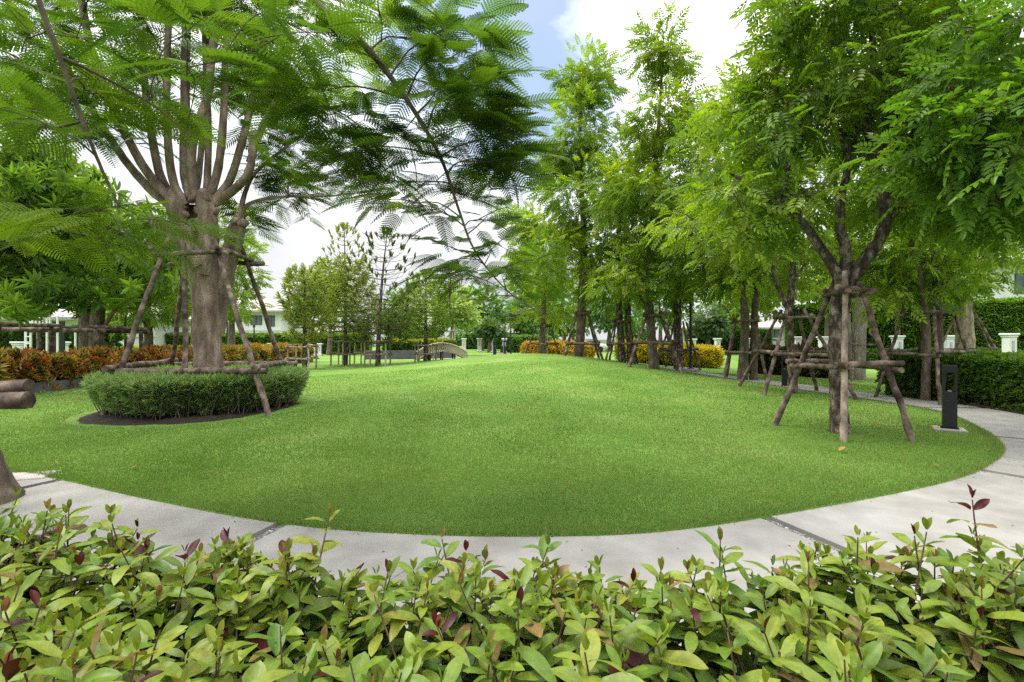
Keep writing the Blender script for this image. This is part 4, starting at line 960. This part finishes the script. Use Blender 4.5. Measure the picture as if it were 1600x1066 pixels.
# ------------------------------------------------------------------ white pedestals
def pedestal(px, d, hgt, wid, lab):
    c = ground(px, d); rt = thing('pedestal', lab, 'pedestal', c, 'white garden pedestals')
    mb = MB(); box(mb, c+(0, 0, hgt*.42), (wid*.8, wid*.8, hgt*.84), bev=.012); mb.build('shaft', 'white', rt, c)
    mb = MB(); box(mb, c+(0, 0, .08), (wid*1.05, wid*1.05, .18), bev=.02); mb.build('base', 'white', rt, c)
    mb = MB(); box(mb, c+(0, 0, hgt*.84+.05), (wid*.95, wid*.95, .098), bev=.02); box(mb, c+(0, 0, hgt*.84+.15), (wid*1.15, wid*1.15, .1), bev=.025); mb.build('cap', 'white', rt, c)
    mb = MB(); box(mb, c+(0, -wid*.4-.02, hgt*.6), (wid*.22, .04, hgt*.3), bev=.008); mb.build('lamp_plate', 'grey_wall', rt, c)
for px, d, hgt, lab in [(1577, 23.5, 1.75, 'white pedestal before the creeper wall nearest the right edge'), (1481, 25.2, 1.65, 'white pedestal between the twin trunks and the thick pale trunk'), (1402, 26.5, 1.65, 'white pedestal left of the twin trunks behind the hedge'),
                        (1286, 28.5, 1.6, 'white pedestal just left of the nearest stakes'), (1245, 30, 1.6, 'white pedestal at the left end of the creeper wall'), (1121, 40, 1.5, 'white pedestal beside the hedge block'), (1172, 38, 1.5, 'white pedestal seen through the twin trunk stakes'),
                        (1083, 41, 1.45, 'white pedestal just right of the lamp post'), (97, 26, 1.25, 'white pedestal inside the climbing frame'), (30, 26, 1.25, 'white pedestal left of the climbing frame ladder')]:
    pedestal(px, d, hgt, .46, lab)
for px, d, hgt, lab in [(361, 40, .9, 'short white post right of the big trunk'), (409, 40, .85, 'short white post left of the bigger white marker'), (422, 40, 1.0, 'wide white marker post before the long hedge'), (438, 40, .9, 'short white post under the hipped roof corner'), (450, 40, .85, 'short white post left of the upswept conifer'),
                        (484, 40, .9, 'short white post right of the upswept conifer'), (491, 40, .85, 'short white post beside its twin right of the upswept conifer'), (500, 40, 1.0, 'short white post at the right end of the long hedge'),
                        (725, 50, 1.5, 'white post at the far lawn right of the footbridge'), (749, 52, 1.5, 'white post in the middle of the far lawn'), (768, 50, 1.5, 'white post left of the black path bollards'), (788, 48, 1.5, 'white post beside the far lamp posts')]:
    pedestal(px, d, hgt, .34 if d < 45 else .5, lab)

# ------------------------------------------------------------------ bollards and lamp posts
def bollard(c, hgt, wd, rz, lab, window=True, basez=True):
    rt = thing('bollard_light', lab, 'bollard light', c, 'black path lights'); c = np.asarray(c, float)
    if basez:
        mb = MB(); box(mb, c+(0, 0, .035), (wd*2.3, wd*2.0, .08), rz, bev=.01); mb.build('base', 'base_concrete', rt, c)
    mb = MB(); z0 = .075
    mb2 = MB(); box(mb2, c+(0, 0, z0+.008), (wd*1.25, wd*1.2, .016), rz); mb2.build('foot_plate', 'black', rt, c)
    z0 += .016; w0 = hgt*.57; w1 = hgt*.88
    box(mb, c+(0, 0, z0+w0/2), (wd, wd*.8, w0), rz, bev=.006)
    ca, sa = math.cos(rz), math.sin(rz)
    for s in (-1, 1): box(mb, c+(ca*s*wd*.41, sa*s*wd*.41, z0+(w0+w1)/2), (wd*.16, wd*.78, w1-w0+.01), rz)
    box(mb, c+(0, 0, z0+(w1+hgt)/2), (wd, wd*.8, hgt-w1), rz, bev=.006)
    mb.build('body', 'black', rt, c)
    mb = MB(); box(mb, c+(0, 0, z0+w0+.012), (wd*.3, wd*.3, .024), rz, bev=.004); mb.build('lamp', 'grey_wall', rt, c)
bollard((*G(1484, 677), .0), .92, .16, -.62, 'black path bollard with an open window on a concrete pad near the right edge')
bollard((*G(1226, 607), .0), .80, .14, -.4, 'black path bollard mostly hidden behind the nearest stakes')
bollard(ground(967, 24), .72, .13, .1, 'small black bollard between the mound trees')
for px, d, lab in ((773, 40, 'tallest of the small black bollards at the far path'), (784, 46, 'small black bollard just right of the tallest far one'), (789, 44, 'small black bollard beside the far lamp posts')):
    bollard(ground(px, d), 1.15, .28, 0, lab)
def lamp(px, d, hgt, lab, r=.05, pad=True):
    c = ground(px, d); rt = thing('lamp_post', lab, 'lamp post', c, 'black lamp posts')
    if pad:
        mb = MB(); box(mb, c+(0, 0, .05), (.52, .45, .1), bev=.015); mb.build('base', 'base_concrete', rt, c)
    mb = MB(); box(mb, c+(0, 0, .115), (r*3.6, r*3.6, .03)); tube(mb, np.linspace(c+(0, 0, .1), c+(0, 0, hgt), 8), [r, r*.9], 12); mb.build('pole', 'black', rt, c)
    mb = MB(); tube(mb, np.array([c+(0, 0, hgt), c+(0, 0, hgt+.05), c+(0, 0, hgt+.3), c+(0, 0, hgt+.33)]), [r*1.2, r*1.7, r*1.7, r*.9], 12); mb.build('lamp_head', 'black', rt, c)
lamp(1079, 18.2, 2.65, 'tall black lamp post on a concrete pad beside the path', .05)
for px, d, h_, lab in ((798, 36, 3.0, 'thin black lamp post right of its twin at the far lawn'), (789, 42, 3.2, 'thin black lamp post left of its twin at the far lawn'), (355, 33, 2.7, 'black lamp post just right of the big trunk'), (397, 42, 2.4, 'thin lamp post before the long clipped hedge'), (503, 40, 2.6, 'thin lamp post left of the tall conifer'), (196, 21, 2.4, 'black lamp post behind the left stake of the big tree')):
    lamp(px, d, h_, lab, .055, False)

# ------------------------------------------------------------------ kerbs, road, far path
def strip(name, line, w, z, m, hgt=None):
    L = crom([(*p, 0) for p in line], 40); t = unit(np.gradient(L[:, :2], axis=0)); q = np.stack([t[:, 1], -t[:, 0]], -1); zz = hz0(L[:, 0], L[:, 1])+z
    mb = MB(); prof = [(-w/2, -.2), (-w/2, 0), (w/2, 0), (w/2, -.2)] if hgt is None else [(-w/2, -.05), (-w/2, hgt), (w/2, hgt), (w/2, -.05)]
    V = np.stack([np.c_[L[:, :2]+q*a, zz+b] for a, b in prof], 1); i2 = np.arange(160).reshape(40, 4)
    mb.add(V.reshape(-1, 3), np.concatenate([np.stack([i2[:-1, :-1], i2[:-1, 1:], i2[1:, 1:], i2[1:, :-1]], -1).reshape(-1, 4), [[0, 1, 2, 3], [156, 159, 158, 157]]]))
    return mb.build(name, m)
struct(strip('kerb', [(-12.35, 10.5), (-12.38, 15), (-12.36, 20), (-12.2, 29.3)], .14, 0, 'kerb', .27))
struct(strip('kerb', [(-10.0, 32.7), (-6.5, 32.5), (-3.9, 32.2)], .2, 0, 'kerb', .62))
struct(strip('far_path', [(-13, 27.5), (-10.5, 28.8), (-8, 30.2), (-5.5, 30.8), (-2, 32.5), (1.5, 37.5), (0, 44)], 2.0, .006, 'concrete'))
struct(strip('road', [(40, 19), (24, 21.5), (12, 31), (10, 45), (4, 62)], 3.4, .006, 'concrete'))

# stone paver by the path at left
mb = MB(); c = G(44, 750); box(mb, (c[0]-.1, c[1]+.05, .0), (.46, .3, .06), .3, bev=.01); o = mb.build('stepping_stone', 'base_concrete'); struct(o)

# ------------------------------------------------------------------ arched wooden footbridge
c = ground(690, 27); c[2] = 0; rt = thing('footbridge', 'arched pale wooden footbridge with slatted sides on the far lawn', 'footbridge', c)
ax = unit(np.array([1., .25])); nv = np.array([-ax[1], ax[0]]); hl_ = 1.35
def arch(u): return .25+.5*(1-u*u)
uu = np.linspace(-1, 1, 25)
for s in (-1, 1):
    mb = MB(); post = MB()
    for i, u in enumerate(uu):
        p = np.array([*(c[:2]+ax*u*hl_+nv*s*.55), arch(u)]); box(mb, p+(0, 0, .18), (.085, .03, .42), math.atan2(ax[1], ax[0]))
    P = np.array([[*(c[:2]+ax*u*hl_+nv*s*.59), arch(u)+.42] for u in uu]); tube(mb, P, .035, 6)
    mb.build('railing', 'rail_pale', rt, c)
    for u in (-.95, -.5, 0, .5, .95):
        mb = MB(); q = np.array([*(c[:2]+ax*u*hl_+nv*s*.5), 0]); tube(mb, np.array([q+(0, 0, -.1), q+(0, 0, arch(u))]), .045, 7); mb.build('post', 'pole', rt, c)
mb = MB()
for u0, u1 in zip(uu[:-1], uu[1:]):
    p0, p1 = c[:2]+ax*u0*hl_, c[:2]+ax*u1*hl_; z0, z1 = arch(u0), arch(u1)
    V = [[*(p0-nv*.6), z0], [*(p0+nv*.6), z0], [*(p1+nv*.6), z1], [*(p1-nv*.6), z1]]; V += [[x, y, z-.05] for x, y, z in V]
    mb.add(V, [[0, 3, 2, 1], [4, 5, 6, 7], [0, 1, 5, 4], [1, 2, 6, 5], [2, 3, 7, 6], [3, 0, 4, 7]])
mb.build('deck', 'rail_pale', rt, c)
cage('tall pale stake tower behind the arched footbridge', 692, 36, 17, 2.0)

# white climbing frame at left
c = ground(82, 21); rt = thing('climbing_frame', 'white steel frame with a ladder behind the red croton bed', 'frame', c)
xp = lambda p: (p-CX)/F*21-c[0]
mb = MB()
for px, z0, z1, y in ((40, 0, 2.2, 0), (48, 0, 2.2, 0), (63, 0, 2.4, .3), (90, 0, 2.4, 0), (118, 0, 1.75, 0), (124, 0, 1.75, .6)):
    box(mb, c+(xp(px), y, (z0+z1)/2), (.06, .06, z1-z0))
mb.build('upright', 'white_steel', rt, c)
mb = MB()
for a, b, z, y in ((41, 102, 1.74, -.06), (92, 124, .75, -.06), (60, 92, 2.42, .2)): box(mb, c+((xp(a)+xp(b))/2, y, z), (xp(b)-xp(a), .055, .055))
mb.build('rail', 'white_steel', rt, c)
mb = MB()
for z in (.5, .85, 1.2, 1.5): box(mb, c+(xp(44), -.01, z), (.17, .035, .045))
mb.build('ladder_rung', 'white_steel', rt, c)
mb = MB()
for px in (52, 57, 63, 68, 79): box(mb, c+(xp(px), -.03, 2.06), (.035, .035, .62))
mb.build('slat_panel', 'white_steel', rt, c)
mb = MB(); box(mb, c+(xp(80), .35, 1.1), (.52, .06, 2.2), bev=.01); mb.build('door', 'dark_panel', rt, c)

# ------------------------------------------------------------------ houses and car
def house(label, px, d, w, dep, eave, roofh, wins, rz=0, wall='white'):
    c = np.array([(px-CX)/F*d, d+dep/2, 0.]); rt = thing('house', label, 'house', c)
    mb = MB(); box(mb, c+(0, 0, eave/2-.1), (w, dep, eave+.2)); box(mb, c+(0, -dep/2-.06, eave*.5), (w+.1, .12, .18)); mb.build('wall', wall, rt, c)
    o = .9; V = [(-w/2-o, -dep/2-o, eave), (w/2+o, -dep/2-o, eave), (w/2+o, dep/2+o, eave), (-w/2-o, dep/2+o, eave), (-w/2+dep*.45, 0, eave+roofh), (w/2-dep*.45, 0, eave+roofh)]
    V = np.array(V)+c; B = V[:4]-(0, 0, .25)
    mb = MB(); mb.add(np.concatenate([V, B]), [[0, 1, 5, 4], [2, 3, 4, 5]]); mb.add(np.concatenate([V, B]), [[1, 2, 5], [3, 0, 4]]); mb.add(np.concatenate([V, B]), [[6, 9, 8, 7], [0, 6, 7, 1], [1, 7, 8, 2], [2, 8, 9, 3], [3, 9, 6, 0]])
    mb.build('roof', 'roof', rt, c)
    for wx, wz, ww, wh in wins:
        mb = MB(); y = -dep/2-.03
        for sx in (-1, 0, 1): box(mb, c+(wx+sx*(ww/2-.04), y, wz), (.08, .10, wh-.162))
        for sz in (-1, 1): box(mb, c+(wx, y, wz+sz*(wh/2-.04)), (ww+.002, .104, .08))
        f = mb.build('window', 'frame', rt, c)
        mb = MB(); box(mb, c+(wx, -dep/2-.012, wz), (ww-.1, .03, wh-.1)); mb.build('pane', 'glass', f, (0, 0, 0)) if False else mb.build('pane', 'glass', f, c)
house('white two storey house with a hipped roof right of the big trunk', 371, 66, 12.0, 10, 5.3, 2.2, [(4.7, 3.9, .9, 1.5), (2.6, 4.0, 1.6, 1.3), (-1, 4.5, 1.4, 1.5), (5.2, 1.2, 1.2, 1.2)])
house('long low white house far behind the short conifer', 505, 84, 14, 7, 2.5, 1.2, [(3, 1.4, 1.6, 1.2), (-2, 1.4, 1.6, 1.2)])
house('white house behind the left trees and the climbing frame', 90, 42, 17, 9, 3.3, 2.0, [(-2.5, 1.3, 1.6, 2.0), (4.2, 1.6, 1.5, 1.5), (1, 1.6, 1.5, 1.5)])
house('large white house above the creeper wall at the right edge', 1640, 38, 17, 10, 7.6, 2.2, [(-6, 5.8, 1.6, 1.6), (-2, 5.8, 1.6, 1.6), (-6, 2.5, 1.6, 1.6)])
house('pale grey house beyond the tall black lamp post', 1165, 66, 14, 9, 3.0, 1.4, [(-5, 2, 1.8, 1.6), (-1, 2, 1.8, 1.6), (4, 2, 1.8, 1.6)], wall='grey_wall')
house('small pale house behind the conifers', 630, 86, 9, 8, 3.8, 1.5, [(1, 2, 1.4, 1.3), (-2, 2, 1.4, 1.3)])

c = ground(917, 52); c[2] = 0; rt = thing('parked_car', 'white car parked beyond the stakes of the tallest tree', 'car', c)
def loft(mb, secs):
    V = np.array(secs).reshape(-1, 3); n = len(secs); m = len(secs[0]); i2 = np.arange(n*m).reshape(n, m)
    mb.add(V, np.stack([i2[:-1], np.roll(i2, -1, 1)[:-1], np.roll(i2, -1, 1)[1:], i2[1:]], -1).reshape(-1, 4), smooth=True)
    for k in (0, n-1): mb.add(V.reshape(n, m, 3)[k], [list(range(m))])
mb = MB(); secs = []
for x, zt, hw in ((-2.1, .62, .7), (-2.0, .85, .8), (-1.0, .95, .86), (1.0, .95, .86), (1.9, .88, .8), (2.1, .6, .7)):
    secs.append([c+(x, -hw, .3), c+(x, hw, .3), c+(x, hw, zt-.08), c+(x, hw*.9, zt), c+(x, -hw*.9, zt), c+(x, -hw, zt-.08)])
loft(mb, secs); secs = []
for x, zt, hw in ((-1.5, .96, .74), (-.8, 1.42, .62), (.5, 1.45, .62), (1.25, .96, .74)): secs.append([c+(x, -.78, .94), c+(x, .78, .94), c+(x, hw, zt), c+(x, -hw, zt)])
mb.build('body', 'car_white', rt, c)
mb = MB(); loft(mb, secs); mb.build('window', 'glass', rt, c)
mb = MB(); box(mb, c+(-.15, 0, 1.46), (1.4, 1.22, .05), bev=.02); mb.build('roof', 'car_white', rt, c)
for sx in (-1.3, 1.3):
    for sy in (-.78, .78):
        mb = MB(); tube(mb, np.array([c+(sx, sy-.1, .31), c+(sx, sy+.1, .31)]), .31, 18); mb.build('wheel', 'tyre', rt, c)

# ------------------------------------------------------------------ fallen leaves
def fallen(px, py, L, col, lab, frond=False):
    g = G(px, py); c = np.array([*g, float(hz(*g))+.032]); mb = MB(); a = U(0, 6.28)
    v, f = leaflet(L, L*.5, fold=.6, droop=-.2); Rm = frames(np.array([[math.cos(a), math.sin(a), .1]]), np.array([[.1, .1, 1.]]))
    inst(mb, (v, f, np.zeros(6, int)), c[None], Rm, [1.], col); o = mb.build('fallen_leaf', 'croton', origin=c); tag(o, lab, 'fallen leaf', 'fallen leaves on the lawn')
fallen(1371, 673, .16, (.45, .38, .06), 'yellow leaf lying on the lawn between the nearest stakes and the bollard')
fallen(1312, 715, .13, (.34, .2, .06), 'tan leaf on the lawn in front of the nearest stakes')
fallen(1465, 738, .11, (.45, .42, .06), 'yellow leaf on the lawn edge at right')
fallen(203, 741, .06, (.4, .1, .02), 'orange leaf on the lawn at left, left one of two')
fallen(243, 743, .06, (.42, .12, .03), 'orange leaf on the lawn at left, right one of two')
fallen(883, 769, .06, (.3, .12, .03), 'brown leaf on the near lawn in the middle')
c = np.array([*G(580, 844), .012]); mb = MB(); n = 22
t = np.linspace(-1, 1, n); pos = np.c_[c[0]+t*.16, c[1]+.02*t*t+t*.05, np.full(n, .016)]; s = np.where(np.arange(n) % 2, 1, -1)
tube(mb, pos[[0, 7, 14, 21]], .003, 5)
inst(mb, (*leaflet(.045, .014), np.zeros(6, int)), pos, frames(np.c_[np.full(n, .4), s, np.full(n, .25)], np.tile([0, 0, 1.], (n, 1))), 1., (.13, .045, .03))
tag(mb.build('fallen_frond', 'croton', origin=c), 'dry reddish brown frond lying on the concrete path', 'dry frond')

mb = MB(); n = 420
k = R_.integers(0, len(inner), n); off = R_.normal(0, .05, n)+np.where(U(0, 1, n) < .35, U(0, PW, n), 0.); pp = inner[k]+nrm[k]*off[:, None]
inst(mb, (*leaflet(.022, .009), np.zeros(6, int)), np.c_[pp, hz0(pp[:, 0], pp[:, 1])+np.where(off < 0, .03, .011)], frames(rnd_dir(n, -.2, .2), np.tile([0, 0, 1.], (n, 1))+R_.normal(0, .2, (n, 3))), U(.4, 1.3, n), mixcol(n, [(.16, .10, .05), (.07, .045, .03), (.25, .2, .08), (.1, .09, .05)]))
o = mb.build('leaf_litter', 'croton'); o['kind'] = 'stuff'

# ------------------------------------------------------------------ foreground hedge with large glossy leaves
def big_leaf(L, w, droop, fold, curl):
    nu, nv = 9, 5; V = []; uv = []
    for i in range(nu):
        u = i/(nu-1); hw = w/2*max(.0, math.sin(math.pi*min(1, u**1.08)))**.62 if 0 < i < nu-1 else w*.03
        for j in range(nv):
            s = (j/(nv-1)*2-1)
            z = -droop*L*u*u+fold*hw*abs(s)-curl*hw*s*s*.5+.035*w*math.sin(u*12)*abs(s)
            V.append((s*hw, u*L*(1-.12*droop), z)); uv.append((s, u))
    id2 = np.arange(nu*nv).reshape(nu, nv)
    return np.array(V), np.stack([id2[:-1, :-1], id2[:-1, 1:], id2[1:, 1:], id2[1:, :-1]], -1).reshape(-1, 4), np.zeros(nu*nv, int), np.array(uv)
LT = [big_leaf(.155, .060, .12, .35, .1), big_leaf(.145, .064, .32, .3, .25), big_leaf(.145, .060, .5, .45, .1), big_leaf(.12, .048, .02, .5, 0), big_leaf(.15, .055, .7, .2, .3), big_leaf(.14, .062, -.1, .55, .15), big_leaf(.15, .062, .25, .15, .4)]
LC = [(.125, .20, .016), (.17, .235, .02), (.065, .14, .018), (.225, .255, .026), (.24, .215, .03)]
LWt = [.32, .26, .20, .16, .06]
rt = thing('hedge', 'foreground hedge of large glossy yellow green and maroon leaves', 'hedge', (0, 1.5, 0))
lf = MB(); st = MB()
def outer_d(x):            # depth of the path's outer edge at this x
    o = inner+nrm*PW; m = o[:, 1] < 4; return np.interp(x, o[m][:, 0], o[m][:, 1])
NS = 900
for k in range(NS):
    x = U(-3.4, 3.4); back = min(outer_d(x), 1.95 if x > 0 else 2.35)
    y = U(.62, back-.02) if k > 130 else back-.02-abs(R_.normal(0, .10))
    if abs(x) > y*1.12+.6: continue
    top = (.445+.085*min(1, (x/1.7)**2)+.06*math.sin(x*2.6+1)*math.sin(y*5+x)+.04*math.sin(x*7+2)+R_.normal(0, .06))*(1.0 if y < back-.3 else .95)
    if U(0, 1) < .09: top += U(.04, .11)
    if y < 1.0: top = min(top, .66)
    lean = R_.normal(0, .10, 2); base = np.array([x-lean[0]*.8, y-lean[1]*.8, .02]); tip = np.array([x+lean[0]*.4, y+lean[1]*.4, top])
    P = crom([base, (base+tip)/2+np.array([*R_.normal(0, .03, 2), 0]), tip], 12); tube(st, P, [.0065, .0022], 6, cap=False)
    npair = R_.integers(7, 11); phase = U(0, 6.28); shoot = mixcol(1, LC, LWt)[0]; redtop = U(0, 1) < .05
    for i in range(npair):
        u = i/(npair-1); q = tip-(tip-base)*(u*.62+.0)**1.1; i0 = phase+i*1.4
        axis = unit(tip-base)
        nl = 2
        for j in range(nl):
            a = i0+j*math.pi+U(-.35, .35); el = 1.05-1.05*min(1, u*2.2)+U(-.2, .2)
            if i == 0: el = 1.25
            dv = np.array([math.cos(a)*math.cos(el), math.sin(a)*math.cos(el), math.sin(el)])
            tpl = LT[R_.choice([0, 1, 2, 4, 5, 6])] if i else LT[3]
            s = (.39+.55*min(1, u*2.8))*U(.68, 1.2)*(1-.1*u)
            c = shoot*.55+mixcol(1, LC, LWt)[0]*.45
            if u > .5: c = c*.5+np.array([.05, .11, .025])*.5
            rr_ = U(0, 1)
            if (redtop and i < 2) or rr_ < .022: c = np.array([.06, .009, .011])*U(.6, 1.5)
            elif rr_ < .055: c = np.array([.20, .135, .045])
            inst(lf, tpl, q[None]+dv*.008, frames(dv[None], np.array([[0, 0, 1.]])+R_.normal(0, .25, (1, 3))+axis*.3), [s], c, smooth=True, cj=.02)
    if U(0, 1) < .2: inst(lf, LT[3], tip[None], frames(np.array([[.1, .05, 1.]]), rnd_dir(1, -.1, .1)), [.4], (.24, .09, .05), smooth=True, cj=.02)
lf.build('foliage', 'big_leaf', rt, (0, 1.5, 0), uv=True); st.build('stems', 'stem_red', rt, (0, 1.5, 0))

# ------------------------------------------------------------------ sky, sun, camera
SUN_EL, SUN_AZ = 60, 285         # degrees; azimuth measured clockwise from +y
w = bpy.data.worlds.new('World'); scn.world = w; w.use_nodes = True
nt = w.node_tree; nd = nt.nodes; lk = nt.links; nd.clear()
sky = nd.new('ShaderNodeTexSky'); sky.sky_type = 'NISHITA'; sky.sun_disc = False
sky.sun_elevation = math.radians(SUN_EL); sky.sun_rotation = math.radians(SUN_AZ); sky.air_density = 1; sky.dust_density = .6; sky.ozone_density = 1
tc = nd.new('ShaderNodeTexCoord')
b1 = nd.new('ShaderNodeBackground'); b1.inputs['Strength'].default_value = .10
hs = nd.new('ShaderNodeHueSaturation'); hs.inputs['Saturation'].default_value = .9; lk.new(sky.outputs[0], hs.inputs['Color']); lk.new(hs.outputs[0], b1.inputs['Color'])
mp = nd.new('ShaderNodeMapping'); mp.inputs['Scale'].default_value = (1, 1, 2.2); lk.new(tc.outputs['Generated'], mp.inputs['Vector'])
n1 = nd.new('ShaderNodeTexNoise'); n1.inputs['Scale'].default_value = 3.1; n1.inputs['Detail'].default_value = 8; n1.inputs['Roughness'].default_value = .55; lk.new(mp.outputs[0], n1.inputs['Vector'])
# opening in the cloud deck ahead and above
vd = nd.new('ShaderNodeVectorMath'); vd.operation = 'DOT_PRODUCT'; lk.new(tc.outputs['Generated'], vd.inputs[0]); v0 = unit(W(770, 90, 1)-np.array([0, 0, H])); vd.inputs[1].default_value = tuple(v0)
def mth(op, x, y=None, clamp=False):
    q = nd.new('ShaderNodeMath'); q.operation = op; q.use_clamp = clamp
    for i, v in enumerate((x, y)):
        if v is None: continue
        if isinstance(v, (int, float)): q.inputs[i].default_value = v
        else: lk.new(v, q.inputs[i])
    return q.outputs[0]
gap = mth('MULTIPLY', mth('SUBTRACT', vd.outputs['Value'], .94), 18, True)      # 0..1 toward the opening
cov = mth('SUBTRACT', mth('ADD', n1.outputs['Fac'], .36), mth('MULTIPLY', gap, .50))
cr = ramp(nd, [(.36, (.08, .08, .08)), (.66, (1, 1, 1))]); lk.new(cov, cr.inputs['Fac'])
n2 = nd.new('ShaderNodeTexNoise'); n2.inputs['Scale'].default_value = 2.2; n2.inputs['Detail'].default_value = 6; lk.new(mp.outputs[0], n2.inputs['Vector'])
sh = ramp(nd, [(.36, (.74, .78, .84)), (.60, (1, 1, 1))]); lk.new(n2.outputs['Fac'], sh.inputs['Fac'])
sz = nd.new('ShaderNodeSeparateXYZ'); lk.new(tc.outputs['Generated'], sz.inputs[0])
el = mth('ADD', mth('MULTIPLY', mth('POWER', mth('MAXIMUM', sz.outputs[2], 0), 2.0), 2.15), .395)      # overcast skies brighten toward the zenith
b2 = nd.new('ShaderNodeBackground'); lk.new(sh.outputs[0], b2.inputs['Color']); lk.new(el, b2.inputs['Strength'])
mx = nd.new('ShaderNodeMixShader'); lk.new(cr.outputs[0], mx.inputs[0]); lk.new(b1.outputs[0], mx.inputs[1]); lk.new(b2.outputs[0], mx.inputs[2])
wo = nd.new('ShaderNodeOutputWorld'); lk.new(mx.outputs[0], wo.inputs[0])

sl = bpy.data.lights.new('sun', 'SUN'); sl.energy = 1.5; sl.angle = math.radians(17); sl.color = (1, .95, .87)
so = bpy.data.objects.new('sun', sl); COL.objects.link(so)
az, e = math.radians(SUN_AZ), math.radians(SUN_EL)
dv = Vector((math.sin(az)*math.cos(e), math.cos(az)*math.cos(e), math.sin(e))); so.rotation_euler = dv.to_track_quat('Z', 'Y').to_euler()

cam = bpy.data.cameras.new('camera'); cam.sensor_width = 36; cam.lens = F/1600*36; cam.clip_start = .05; cam.clip_end = 4000
co = bpy.data.objects.new('camera', cam); COL.objects.link(co); co.location = (0, 0, H); co.rotation_euler = (math.radians(90-.23), 0, 0)
scn.camera = co
scn.view_settings.view_transform = 'Standard'; scn.view_settings.look = 'None'; scn.view_settings.gamma = 1; scn.view_settings.exposure = 1.25
scn.cycles.max_bounces = 8; scn.cycles.transparent_max_bounces = 8; scn.cycles.use_denoising = False
